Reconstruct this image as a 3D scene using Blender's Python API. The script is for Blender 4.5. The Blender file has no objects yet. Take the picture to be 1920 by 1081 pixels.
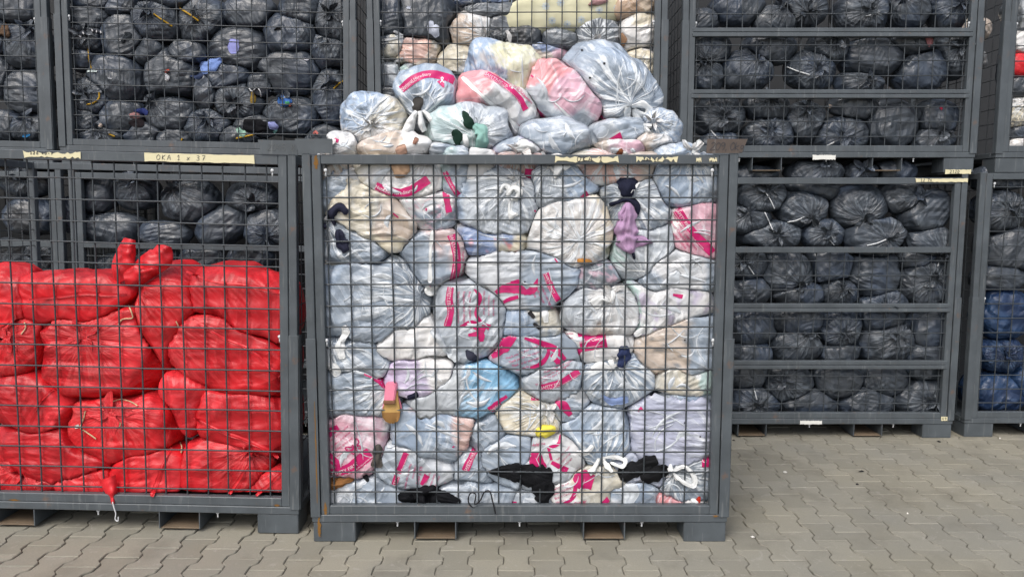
import bpy, bmesh, math, random
import numpy as np
from mathutils import Vector, Matrix
from mathutils.bvhtree import BVHTree

SC = bpy.context.scene
COL = SC.collection
rad = math.radians

# ------------------------------------------------------------------ camera, sky, sun, exposure
CAM_H, PITCH, F = 1.60, rad(6.0), 1387.0          # eye height, downward pitch, focal length in 1920-wide pixels
cam_d = bpy.data.cameras.new('camera')
cam_d.sensor_width = 36.0
cam_d.lens = F / 1920.0 * 36.0
cam_d.clip_start, cam_d.clip_end = 0.05, 500.0
cam = bpy.data.objects.new('camera', cam_d)
COL.objects.link(cam)
cam.location = (0, 0, CAM_H)
cam.rotation_euler = (rad(90) - PITCH, 0, 0)
SC.camera = cam

SUN_EL, SUN_AZ = rad(52), rad(205)                # high, behind the camera's shoulder
world = bpy.data.worlds.new('World')
SC.world = world
world.use_nodes = True
wn, wl = world.node_tree.nodes, world.node_tree.links
wn.clear()
w_out = wn.new('ShaderNodeOutputWorld')
w_bg = wn.new('ShaderNodeBackground')
w_sky = wn.new('ShaderNodeTexSky')
w_sky.sky_type = 'NISHITA'
w_sky.sun_disc = False
w_sky.sun_elevation = SUN_EL
w_sky.sun_rotation = SUN_AZ
w_sky.air_density, w_sky.dust_density, w_sky.ozone_density = 1.0, 4.0, 1.0
w_hsv = wn.new('ShaderNodeHueSaturation')         # thin cloud: a paler, less blue sky
w_hsv.inputs['Saturation'].default_value = 0.55
w_bg.inputs['Strength'].default_value = 0.15
wl.new(w_sky.outputs[0], w_hsv.inputs['Color'])
wl.new(w_hsv.outputs[0], w_bg.inputs['Color'])
wl.new(w_bg.outputs[0], w_out.inputs['Surface'])

sun_d = bpy.data.lights.new('sun', 'SUN')
sun_d.energy = 0.9
sun_d.angle = rad(28)
sun_d.color = (1.0, 0.95, 0.88)
sun = bpy.data.objects.new('sun', sun_d)
COL.objects.link(sun)
_sd = Vector((math.sin(SUN_AZ) * math.cos(SUN_EL), math.cos(SUN_AZ) * math.cos(SUN_EL), math.sin(SUN_EL)))
sun.rotation_euler = _sd.to_track_quat('Z', 'Y').to_euler()
sun.location = (0, -3, 8)

SC.view_settings.view_transform = 'Standard'
SC.view_settings.look = 'None'
SC.view_settings.gamma = 1.0
SC.view_settings.use_curve_mapping = False
SC.view_settings.exposure = 0.55
SC.render.engine = 'CYCLES'
SC.cycles.max_bounces = 6
SC.cycles.diffuse_bounces = 3
SC.cycles.glossy_bounces = 3
SC.cycles.use_denoising = True

# ------------------------------------------------------------------ pixel -> place helpers
def ray(px, py):
    u, v = (px - 960.0) / F, -(py - 540.5) / F
    d = Vector((u, math.cos(PITCH) + v * math.sin(PITCH), -math.sin(PITCH) + v * math.cos(PITCH)))
    return d
def at(px, py, Y):
    d = ray(px, py)
    t = Y / d.y
    return Vector((d.x * t, Y, CAM_H + d.z * t))
def m_per_px(py, Y):
    p = at(960, py, Y)
    return (Y * math.cos(PITCH) - (p.z - CAM_H) * math.sin(PITCH)) / F

# ------------------------------------------------------------------ numpy noise
_rng = np.random.RandomState(11)
_P = np.concatenate([_rng.permutation(256)] * 3).astype(np.int64)
_G = _rng.normal(size=(256, 3)); _G /= np.linalg.norm(_G, axis=1)[:, None]
def noise(p):
    p = np.asarray(p, float)
    i = np.floor(p).astype(np.int64); f = p - i; i &= 255
    u = f * f * f * (f * (f * 6 - 15) + 10)
    out = 0
    for dx in (0, 1):
        wx = u[:, 0] if dx else 1 - u[:, 0]
        for dy in (0, 1):
            wy = u[:, 1] if dy else 1 - u[:, 1]
            for dz in (0, 1):
                wz = u[:, 2] if dz else 1 - u[:, 2]
                h = _P[_P[_P[i[:, 0] + dx] + i[:, 1] + dy] + i[:, 2] + dz]
                g = _G[h]
                out = out + wx * wy * wz * (g[:, 0] * (f[:, 0] - dx) + g[:, 1] * (f[:, 1] - dy) + g[:, 2] * (f[:, 2] - dz))
    return out * 1.5
def fbm(p, n=3):
    a, s, o = 0.5, 1.0, 0
    for _ in range(n):
        o = o + a * noise(p * s); s *= 2.03; a *= 0.5
    return o
def ridge(p):
    return 1 - np.abs(noise(p)) * 2.2
def sstep(a, b, x):
    t = np.clip((x - a) / (b - a), 0, 1)
    return t * t * (3 - 2 * t)

# ------------------------------------------------------------------ object helpers
def S(r, g, b):
    f = lambda c: (c / 255 / 12.92) if c / 255 <= 0.04045 else ((c / 255 + 0.055) / 1.055) ** 2.4
    return (f(r), f(g), f(b))
def mesh_from(name, co, quads=None, tris=None, smooth=True):
    me = bpy.data.meshes.new(name)
    co = np.asarray(co, np.float32)
    me.vertices.add(len(co)); me.vertices.foreach_set('co', co.ravel())
    parts, starts, tot, pos = [], [], [], 0
    for arr, k in ((quads, 4), (tris, 3)):
        if arr is not None and len(arr):
            arr = np.asarray(arr, np.int32)
            parts.append(arr.ravel()); starts.append(pos + np.arange(len(arr)) * k); tot.append(np.full(len(arr), k)); pos += arr.size
    if parts:
        li = np.concatenate(parts); ls = np.concatenate(starts); lt = np.concatenate(tot)
        me.loops.add(len(li)); me.loops.foreach_set('vertex_index', li.astype(np.int32))
        me.polygons.add(len(ls)); me.polygons.foreach_set('loop_start', ls.astype(np.int32)); me.polygons.foreach_set('loop_total', lt.astype(np.int32))
        me.polygons.foreach_set('use_smooth', np.full(len(ls), smooth, bool))
    me.update(calc_edges=True)
    return me
def attr(me, name, kind, data):
    a = me.attributes.new(name, kind, 'POINT')
    key = {'FLOAT_COLOR': 'color', 'FLOAT_VECTOR': 'vector', 'FLOAT': 'value'}[kind]
    a.data.foreach_set(key, np.asarray(data, np.float32).ravel())
def link(name, me, mat=None, parent=None, loc=None):
    o = bpy.data.objects.new(name, me)
    COL.objects.link(o)
    if mat is not None and me is not None and not me.materials: me.materials.append(mat)
    if loc is not None: o.location = loc
    if parent is not None:
        o.parent = parent
    return o
def tag(o, label=None, cat=None, group=None, kind=None):
    if label: o['label'] = label
    if cat: o['category'] = cat
    if group: o['group'] = group
    if kind: o['kind'] = kind
    return o
def child_world(name, me, mat, parent, kind=None):
    """me is in world coordinates; parent has a plain location only"""
    o = link(name, me, mat, parent)
    if parent is not None:
        o.matrix_parent_inverse = parent.matrix_basis.inverted()
    if kind: o['kind'] = kind
    return o
def box(bm, x0, x1, y0, y1, z0, z1, bev=0.0):
    m = Matrix.Translation(((x0 + x1) / 2, (y0 + y1) / 2, (z0 + z1) / 2)) @ Matrix.Diagonal((x1 - x0, y1 - y0, z1 - z0, 1))
    r = bmesh.ops.create_cube(bm, size=1.0, matrix=m)
    if bev:
        es = list({e for v in r['verts'] for e in v.link_edges})
        bmesh.ops.bevel(bm, geom=es, offset=bev, segments=1, affect='EDGES', profile=0.5)
def bm_mesh(name, bm, smooth=False):
    me = bpy.data.meshes.new(name); bm.to_mesh(me); bm.free()
    if smooth:
        me.polygons.foreach_set('use_smooth', np.full(len(me.polygons), True))
    return me
def tube_arrays(pts, r, n=6):
    pts = [Vector(p) for p in pts]
    co, q = [], []
    up0 = Vector((0.13, 0.31, 0.94))
    for i, p in enumerate(pts):
        t = (pts[min(i + 1, len(pts) - 1)] - pts[max(i - 1, 0)]).normalized()
        a = t.cross(up0)
        if a.length < 1e-3: a = t.cross(Vector((1, 0, 0)))
        a.normalize(); b = t.cross(a)
        rr = r[i] if hasattr(r, '__len__') else r
        for k in range(n):
            an = 2 * math.pi * k / n
            co.append(p + (a * math.cos(an) + b * math.sin(an)) * rr)
    for i in range(len(pts) - 1):
        for k in range(n):
            q.append((i * n + k, i * n + (k + 1) % n, (i + 1) * n + (k + 1) % n, (i + 1) * n + k))
    return co, q
def smooth_path(pts, n):
    P = [np.array(p, float) for p in pts]
    if len(P) == 2:
        return np.array([P[0] + (P[1] - P[0]) * k / n for k in range(n + 1)])
    P = [2 * P[0] - P[1]] + P + [2 * P[-1] - P[-2]]
    segs = len(P) - 3; out = []
    for k in range(n + 1):
        s = min(k / n * segs, segs - 1e-6); i = int(s); t = s - i
        a, b, c, d = P[i:i + 4]
        out.append(0.5 * ((2 * b) + (c - a) * t + (2 * a - 5 * b + 4 * c - d) * t * t + (3 * b - a - 3 * c + d) * t ** 3))
    return np.array(out)

# ------------------------------------------------------------------ materials
def new_mat(name):
    m = bpy.data.materials.new(name); m.use_nodes = True
    n, l = m.node_tree.nodes, m.node_tree.links
    return m, n, l, n['Principled BSDF']
def nd(n, t, **kw):
    x = n.new(t)
    for k, v in kw.items():
        if hasattr(x, k): setattr(x, k, v)
    return x
def mathn(n, l, op, a, b=None, clamp=False):
    x = n.new('ShaderNodeMath'); x.operation = op; x.use_clamp = clamp
    for i, v in enumerate((a, b)):
        if v is None: continue
        if isinstance(v, (int, float)): x.inputs[i].default_value = v
        else: l.new(v, x.inputs[i])
    return x.outputs[0]
def noise_node(n, l, vec, scale, detail=3, rough=0.55, dist=0.0):
    x = n.new('ShaderNodeTexNoise'); x.inputs['Scale'].default_value = scale; x.inputs['Detail'].default_value = detail
    x.inputs['Roughness'].default_value = rough; x.inputs['Distortion'].default_value = dist
    if vec is not None: l.new(vec, x.inputs['Vector'])
    return x.outputs['Fac']
def ramp(n, l, fac, p0, p1, c0=(0, 0, 0, 1), c1=(1, 1, 1, 1)):
    r = n.new('ShaderNodeValToRGB'); e = r.color_ramp.elements
    e[0].position, e[0].color, e[1].position, e[1].color = p0, c0, p1, c1
    l.new(fac, r.inputs['Fac']); return r.outputs['Color']
def mixc(n, l, fac, a, b, mode='MIX'):
    x = n.new('ShaderNodeMix'); x.data_type = 'RGBA'; x.blend_type = mode
    for s, v in ((x.inputs[0], fac), (x.inputs[6], a), (x.inputs[7], b)):
        if isinstance(v, (int, float)): s.default_value = v
        elif isinstance(v, tuple): s.default_value = v if len(v) == 4 else (*v, 1)
        else: l.new(v, s)
    return x.outputs[2]

def plastic(name, streak_col, streak_amt, crease_amt, rough, bump, spec=0.5, fold_scale=1.0, coat=0.0):
    """thin plastic film: colour from the mesh, gathers radiating from the neck, crinkles"""
    m, n, l, b = new_mat(name)
    col = nd(n, 'ShaderNodeAttribute', attribute_name='Col').outputs['Color']
    fold = nd(n, 'ShaderNodeAttribute', attribute_name='fold').outputs['Vector']
    kn = nd(n, 'ShaderNodeAttribute', attribute_name='gather').outputs['Fac']
    obj = nd(n, 'ShaderNodeTexCoord').outputs['Object']
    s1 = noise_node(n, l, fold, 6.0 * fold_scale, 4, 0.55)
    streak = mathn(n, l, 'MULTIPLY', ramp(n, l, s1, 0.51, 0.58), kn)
    # creases: straight folds running at odd angles, broken up by a mask
    rnd = nd(n, 'ShaderNodeObjectInfo').outputs['Random']
    h, lines = None, None
    for k, (ax, ay, az, sc) in enumerate(((0.3, 0.2, 0.9, 3.0), (1.1, 0.7, 2.3, 4.3), (0.6, 1.9, 0.4, 6.1), (2.2, 0.4, 1.5, 8.7), (0.2, 2.6, 3.0, 12.5))):
        mp = n.new('ShaderNodeMapping'); l.new(obj, mp.inputs['Vector'])
        cx = n.new('ShaderNodeCombineXYZ')
        for i_, a_ in enumerate((ax, ay, az)):
            l.new(mathn(n, l, 'ADD', mathn(n, l, 'MULTIPLY', rnd, 6.28 * (k + 1 + i_)), a_), cx.inputs[i_])
        l.new(cx.outputs[0], mp.inputs['Rotation'])
        wv = n.new('ShaderNodeTexWave'); wv.wave_type = 'BANDS'; wv.wave_profile = 'TRI'
        wv.inputs['Scale'].default_value = sc; wv.inputs['Distortion'].default_value = 1.6; wv.inputs['Detail'].default_value = 1.5; wv.inputs['Detail Scale'].default_value = 0.8
        l.new(mp.outputs[0], wv.inputs['Vector'])
        w = wv.outputs['Fac']
        msk = ramp(n, l, noise_node(n, l, mp.outputs[0], 3.5 + k, 2), 0.46, 0.60)
        t = mathn(n, l, 'MULTIPLY', mathn(n, l, 'MULTIPLY', w, msk), 3.2 / sc)
        h = t if h is None else mathn(n, l, 'ADD', h, t)
        if k < 4:
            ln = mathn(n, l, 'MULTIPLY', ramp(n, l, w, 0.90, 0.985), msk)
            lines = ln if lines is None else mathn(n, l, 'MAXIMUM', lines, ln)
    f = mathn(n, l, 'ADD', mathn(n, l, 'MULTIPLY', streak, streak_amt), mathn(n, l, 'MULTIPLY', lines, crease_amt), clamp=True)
    l.new(mixc(n, l, f, col, streak_col), b.inputs['Base Color'])  # streaks and crease lines: whiter doubled film, plus highlights put into the colour
    rv = mathn(n, l, 'ADD', mathn(n, l, 'MULTIPLY', noise_node(n, l, obj, 8.0, 2), 0.2), rough - 0.1)
    l.new(rv, b.inputs['Roughness'])
    b.inputs['Specular IOR Level'].default_value = spec
    b.inputs['Coat Weight'].default_value = coat
    b.inputs['Coat Roughness'].default_value = 0.12
    h = mathn(n, l, 'ADD', mathn(n, l, 'MULTIPLY', mathn(n, l, 'MULTIPLY', s1, kn), 2.0), h)
    h = mathn(n, l, 'ADD', h, mathn(n, l, 'MULTIPLY', noise_node(n, l, obj, 12.0, 2, 0.5, 0.8), 0.25))
    bp = n.new('ShaderNodeBump'); bp.inputs['Strength'].default_value = bump; bp.inputs['Distance'].default_value = 0.02
    l.new(h, bp.inputs['Height']); l.new(bp.outputs[0], b.inputs['Normal'])
    return m
M = {}
M['film'] = plastic('clear_film', S(232, 237, 241), 0.95, 0.32, 0.28, 0.65, coat=0.4)
M['black'] = plastic('black_film', (0.14, 0.165, 0.195), 0.7, 0.12, 0.42, 0.65, spec=0.65, coat=0.25)  # pale streak colour paints the gleam of the pleats
M['blue'] = plastic('blue_film', (0.09, 0.15, 0.25), 0.4, 0.25, 0.42, 0.8, coat=.15)
M['red'] = plastic('red_film', (0.76, 0.10, 0.10), 0.4, 0.18, 0.44, 0.42, coat=.06)

def steel(name, base, rough, rust=0.0):
    m, n, l, b = new_mat(name)
    obj = nd(n, 'ShaderNodeTexCoord').outputs['Object']
    inf = nd(n, 'ShaderNodeObjectInfo').outputs['Random']
    n1 = noise_node(n, l, obj, 6.0, 5, 0.6)
    mp = n.new('ShaderNodeMapping'); mp.inputs['Scale'].default_value = (60, 60, 5); l.new(obj, mp.inputs['Vector'])
    n2 = noise_node(n, l, mp.outputs[0], 1.0, 3, 0.6)
    c = mixc(n, l, ramp(n, l, n1, 0.3, 0.75), tuple(x * 0.78 for x in base), tuple(x * 1.25 for x in base))
    scr = ramp(n, l, n2, 0.60, 0.70)
    c = mixc(n, l, mathn(n, l, 'MULTIPLY', scr, 0.32), c, (0.24, 0.25, 0.255))
    n3 = noise_node(n, l, obj, 11.0, 6, 0.65)
    n4 = noise_node(n, l, obj, 2.3, 2)
    rm = mathn(n, l, 'MULTIPLY', ramp(n, l, n3, 0.60, 0.68), ramp(n, l, n4, 0.50 - rust, 0.62 - rust))
    c = mixc(n, l, mathn(n, l, 'MULTIPLY', rm, 0.45), c, (0.20, 0.095, 0.04))
    l.new(c, b.inputs['Base Color'])
    l.new(mathn(n, l, 'ADD', mathn(n, l, 'MULTIPLY', n1, 0.25), rough - 0.1), b.inputs['Roughness'])
    bp = n.new('ShaderNodeBump'); bp.inputs['Strength'].default_value = 0.15; bp.inputs['Distance'].default_value = 0.004
    l.new(n3, bp.inputs['Height']); l.new(bp.outputs[0], b.inputs['Normal'])
    return m
M['steel'] = steel('painted_steel', (0.074, 0.087, 0.098), 0.42, 0.05)
M['wire'] = steel('painted_wire', (0.042, 0.050, 0.058), 0.45, 0.0)
M['rusty'] = steel('rusty_plate', (0.095, 0.072, 0.06), 0.6, 0.12)
M['pocket'] = steel('worn_pocket_plate', (0.15, 0.11, 0.072), 0.7, 0.1)

def plain(name, c, rough=0.7, var=0.12, bump=0.3, scale=60, spec=0.3):
    m, n, l, b = new_mat(name)
    obj = nd(n, 'ShaderNodeTexCoord').outputs['Object']
    f = noise_node(n, l, obj, scale, 4)
    g = noise_node(n, l, obj, 7.0, 3)
    cc = mixc(n, l, f, tuple(x * (1 - var) for x in c), tuple(min(1, x * (1 + var)) for x in c))
    cc = mixc(n, l, g, cc, tuple(x * (1 - var * 0.8) for x in c))
    l.new(cc, b.inputs['Base Color'])
    b.inputs['Roughness'].default_value = rough
    b.inputs['Specular IOR Level'].default_value = spec
    bp = n.new('ShaderNodeBump'); bp.inputs['Strength'].default_value = bump; bp.inputs['Distance'].default_value = 0.004
    l.new(f, bp.inputs['Height']); l.new(bp.outputs[0], b.inputs['Normal'])
    return m
_pm = {}
def cloth_mat(c, rough=0.85, spec=0.2):
    k = (c, rough, spec)
    if k not in _pm:
        _pm[k] = plain('cloth_%d' % len(_pm), S(*c), rough, 0.18, 0.5, 120, spec)
    return _pm[k]
M['print'] = plain('pink_print', S(198, 36, 108), 0.4, 0.10, 0.1, 40, 0.4)
M['white_print'] = plain('white_print', S(238, 226, 232), 0.45, 0.05, 0.0, 40)
M['white_film'] = plain('white_film', S(228, 230, 230), 0.38, 0.10, 0.5, 40, 0.5)
M['fold_film'] = plain('fold_film', S(206, 212, 218), 0.32, 0.12, 0.4, 40, 0.5)
M['tape'] = plain('paper_tape', S(222, 214, 178), 0.75, 0.10, 0.25, 50)
M['white_tape'] = plain('white_tape', S(226, 226, 220), 0.7, 0.06, 0.2, 50)
M['ink'] = plain('marker_ink', (0.05, 0.05, 0.055), 0.6, 0.1, 0.0)
M['zinc'] = plain('zinc', (0.62, 0.64, 0.66), 0.35, 0.1, 0.1)
M['yellow_tie'] = plain('yellow_tie', S(190, 150, 40), 0.5, 0.1, 0.1)
M['white_tie'] = plain('white_tie', S(215, 218, 220), 0.4, 0.05, 0.1)
M['cord'] = plain('black_cord', (0.015, 0.015, 0.018), 0.8, 0.1, 0.3)
# ------------------------------------------------------------------ ground, pavers, added backing
def ground_z(x):
    return 0.02 * 0.5 * (math.sqrt((x + 1.1) ** 2 + 0.02) - (x + 1.1)) - 0.0
def ground_mesh():
    xs = [-150, -30, -8, -4, -3, -2.4, -1.9, -1.5, -1.3, -1.1, -0.9, -0.7, -0.3, 0.2, 1, 2, 4, 8, 30, 150]
    ys = [-150, -20, -2, 0, 2, 4, 6, 8, 20, 150]
    co = [(x, y, ground_z(max(x, -8)) - 0.008) for y in ys for x in xs]
    nx = len(xs)
    q = [(j * nx + i, j * nx + i + 1, (j + 1) * nx + i + 1, (j + 1) * nx + i) for j in range(len(ys) - 1) for i in range(nx - 1)]
    return mesh_from('ground', co, q)
m, n, l, b = new_mat('joint_sand')
obj = nd(n, 'ShaderNodeTexCoord').outputs['Object']
l.new(ramp(n, l, noise_node(n, l, obj, 40, 5), 0.3, 0.7, (0.05, 0.046, 0.037, 1), (0.125, 0.115, 0.092, 1)), b.inputs['Base Color'])
b.inputs['Roughness'].default_value = 0.95
M['sand'] = m
ground = tag(link('ground', ground_mesh(), M['sand']), 'paved yard ground under the cages', kind='structure')

m, n, l, b = new_mat('concrete_paver')
geo = nd(n, 'ShaderNodeNewGeometry').outputs['Position']
rnd = nd(n, 'ShaderNodeObjectInfo').outputs['Random']
rp = nd(n, 'ShaderNodeAttribute', attribute_name='tone').outputs['Fac']
rr = mathn(n, l, 'FRACT', mathn(n, l, 'ADD', rnd, rp))
base = ramp(n, l, rr, 0.0, 1.0, (0.232, 0.219, 0.174, 1), (0.298, 0.281, 0.226, 1))
grey = mixc(n, l, ramp(n, l, noise_node(n, l, geo, 1.3, 3), 0.40, 0.66), base, (0.215, 0.218, 0.205), 'MIX')
c = mixc(n, l, 0.45, base, grey)
fine = noise_node(n, l, geo, 160, 4, 0.7)
c = mixc(n, l, mathn(n, l, 'MULTIPLY', ramp(n, l, fine, 0.35, 0.75), 0.35), c, (0.12, 0.11, 0.095))
spots = ramp(n, l, noise_node(n, l, geo, 22, 5, 0.65), 0.62, 0.72)
c = mixc(n, l, mathn(n, l, 'MULTIPLY', spots, 0.4), c, (0.36, 0.345, 0.31))
dirt = ramp(n, l, noise_node(n, l, geo, 3.1, 5, 0.6), 0.52, 0.75)
c = mixc(n, l, mathn(n, l, 'MULTIPLY', dirt, 0.5), c, (0.11, 0.10, 0.08))
scf = ramp(n, l, noise_node(n, l, geo, 9.0, 6, 0.7, 1.5), 0.60, 0.66)
c = mixc(n, l, mathn(n, l, 'MULTIPLY', scf, 0.25), c, (0.40, 0.385, 0.35))
l.new(c, b.inputs['Base Color'])
b.inputs['Roughness'].default_value = 0.88
b.inputs['Specular IOR Level'].default_value = 0.3
bp = n.new('ShaderNodeBump'); bp.inputs['Strength'].default_value = 0.35; bp.inputs['Distance'].default_value = 0.004
l.new(fine, bp.inputs['Height']); l.new(bp.outputs[0], b.inputs['Normal'])
M['paver'] = m

PW, PL, PD = 0.140, 0.200, 0.0125                 # column pitch, stone length, half the zigzag
def edge(t):                                      # t along the stone, -0.5..0.5 -> side offset
    return PD * (2 * float(sstep(0.16, 0.34, np.array(abs(t)))) - 1)
def paver_mesh():
    g = 0.0017
    ts = [-0.5, -0.34, -0.29, -0.21, -0.16, 0.16, 0.21, 0.29, 0.34, 0.5]
    def ring(ins, z):
        right = [(PW / 2 + edge(t) - g - ins, max(-PL / 2 + g + ins, min(PL / 2 - g - ins, t * PL)), z) for t in ts]
        left = [(-x, y, z) for (x, y, z) in reversed(right)]
        return right + left
    co = ring(0.0, -0.03) + ring(0.0, -0.004) + ring(0.0035, 0.0)
    k = len(ts) * 2
    q = []
    for r in (0, 1):
        for i in range(k):
            j = (i + 1) % k
            q.append((r * k + i, r * k + j, (r + 1) * k + j, (r + 1) * k + i))
    nn = len(ts)
    for i in range(nn - 1):
        q.append((2 * k + i, 2 * k + i + 1, 2 * k + (k - 2 - i), 2 * k + (k - 1 - i)))
    return co, q
pco, pq = paver_mesh()
paver_me = mesh_from('paver', pco, pq, smooth=False)
attr(paver_me, 'tone', 'FLOAT', np.zeros(len(pco)))
paver_me.materials.append(M['paver'])
def pix(p):
    d = Vector(p) - Vector((0, 0, CAM_H))
    zc = d.y * math.cos(PITCH) - d.z * math.sin(PITCH)
    return 960 + F * d.x / zc, 540.5 - F * (d.z * math.cos(PITCH) + d.y * math.sin(PITCH)) / zc, zc
cells = []
rp_ = random.Random(5)
for i in range(-26, 30):
    for j in range(8, 36):
        x = i * PW + 0.02
        y = (j + (0.5 if i % 2 else 0)) * PL + 0.06
        px, py, zc = pix((x, y, 0))
        # what the cages stand on or hide comes last
        vis = -40 < px < 1960 and 795 < py < 1100
        hid = (585 < px < 1360 and py < 960) or (px < 560 and py < 945)
        cells.append((0 if vis and not hid else 1, zc, x, y, rp_.random(), rp_.gauss(0, 0.0011), rp_.gauss(0, 0.006)))
cells.sort()
rest = []
for k, (f, zc, x, y, t, dz, dr) in enumerate(cells):
    if f == 0 and k < 300:
        o = bpy.data.objects.new('paver', paver_me); COL.objects.link(o)
        o.parent = ground
        o.location = (x, y, ground_z(x) + dz); o.rotation_euler = (dz * 4, dz * 3, dr)
    else:
        rest.append((x, y, t, dz, dr))
base_co = np.array(pco); RC, RQ, RT = [], [], []
for k, (x, y, t, dz, dr) in enumerate(rest):
    c_, s_ = math.cos(dr), math.sin(dr)
    q_ = base_co.copy()
    q_[:, 0], q_[:, 1] = base_co[:, 0] * c_ - base_co[:, 1] * s_ + x, base_co[:, 0] * s_ + base_co[:, 1] * c_ + y
    q_[:, 2] += ground_z(x) + dz
    RC.append(q_); RQ.append(np.array(pq) + k * len(pco)); RT.append(np.full(len(pco), t))
me = mesh_from('paver_field', np.concatenate(RC), np.concatenate(RQ), smooth=False)
attr(me, 'tone', 'FLOAT', np.concatenate(RT))
tag(link('paver_field', me, M['paver'], ground), kind='stuff')

# small litter on the stones
def scrap(px, py, w, h, c, seed, label):
    d = ray(px, py); t = -CAM_H / d.z
    p = Vector((0, 0, CAM_H)) + d * t
    r = random.Random(seed); nn = 9
    co = [(0, 0, 0.010)] + [(math.cos(a) * w * r.uniform(.6, 1.2), math.sin(a) * h * r.uniform(.6, 1.2), r.uniform(0.0, 0.005)) for a in [2 * math.pi * k / nn for k in range(nn)]]
    me = mesh_from('litter', co, tris=[(0, 1 + k, 1 + (k + 1) % nn) for k in range(nn)])
    o = link('litter', me, cloth_mat(c), loc=(p.x, p.y, ground_z(p.x) + 0.001))
    o.rotation_euler.z = r.uniform(0, 6)
    tag(o, label, 'litter', 'scraps of litter on the paving')
scrap(1472, 885, .022, .012, (215, 212, 205), 1, 'crumpled pale scrap on the paving right of the front cage')
scrap(1615, 884, .020, .007, (30, 30, 32), 2, 'longest black plastic scrap on open paving')
scrap(1607, 908, .010, .007, (30, 30, 32), 3, 'small black crumb just in front of the long black scrap')
scrap(1376, 826, .016, .012, (34, 33, 32), 4, 'black crumb beside the front cage corner at the back of the paving')
scrap(1760, 828, .016, .008, (28, 28, 30), 5, 'black scrap in front of the right cage foot')
scrap(1411, 1007, .011, .008, (222, 220, 214), 6, 'white crumb on the paving near the front cage right foot')
scrap(1702, 963, .008, .005, (226, 222, 214), 7, 'tiny white crumb alone in the middle of open paving')
scrap(1875, 822, .014, .006, (226, 222, 214), 8, 'white chip by the foot of the blue bag cage')

# invented dark backing, added so the gaps between the stacks stay dark
bm = bmesh.new()
for k in range(88):
    x = -11.0 + k * 0.25
    box(bm, x, x + 0.246, 6.62, 6.70, 0.0, 5.2, 0.006)
gap_backing = link('gap_backing', bm_mesh('gap_backing', bm), plain('dark_backing', (0.035, 0.037, 0.04), 0.6, 0.1, 0.1, 20))
tag(gap_backing, 'added dark ribbed backing in the gaps behind the stacked cages', kind='structure')
# ------------------------------------------------------------------ mesh cages
CW, CD, CH, CELL = 2.01, 1.18, 1.86, 0.1
_wire_cache = {}
def wire_mesh(length, horiz, seed, r=0.0040):
    k = (round(length, 3), horiz, seed)
    if k not in _wire_cache:
        rg = random.Random(seed * 7 + (1 if horiz else 0)); nn = 14
        ph, ph2 = rg.uniform(0, 6), rg.uniform(0, 6)
        pts = []
        for i in range(nn + 1):
            t = i / nn; e = math.sin(math.pi * t)
            wob = (0.0016 * math.sin(ph + t * 7) + 0.0010 * math.sin(ph2 + t * 17)) * e
            wy = 0.002 * math.sin(ph2 + t * 6) * e
            pts.append((t * length, wy, wob) if horiz else (wob, wy, t * length))
        co, q = tube_arrays(pts, r, 5)
        _wire_cache[k] = mesh_from('wire', co, q)
        _wire_cache[k].materials.append(M['wire'])
    return _wire_cache[k]
def obj_from_boxes(name, boxes, mat, parent, bev=0.003):
    bm = bmesh.new()
    for b_ in boxes: box(bm, *b_, bev)
    return link(name, bm_mesh(name, bm), mat, parent)
_foot = _pocket = None
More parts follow.
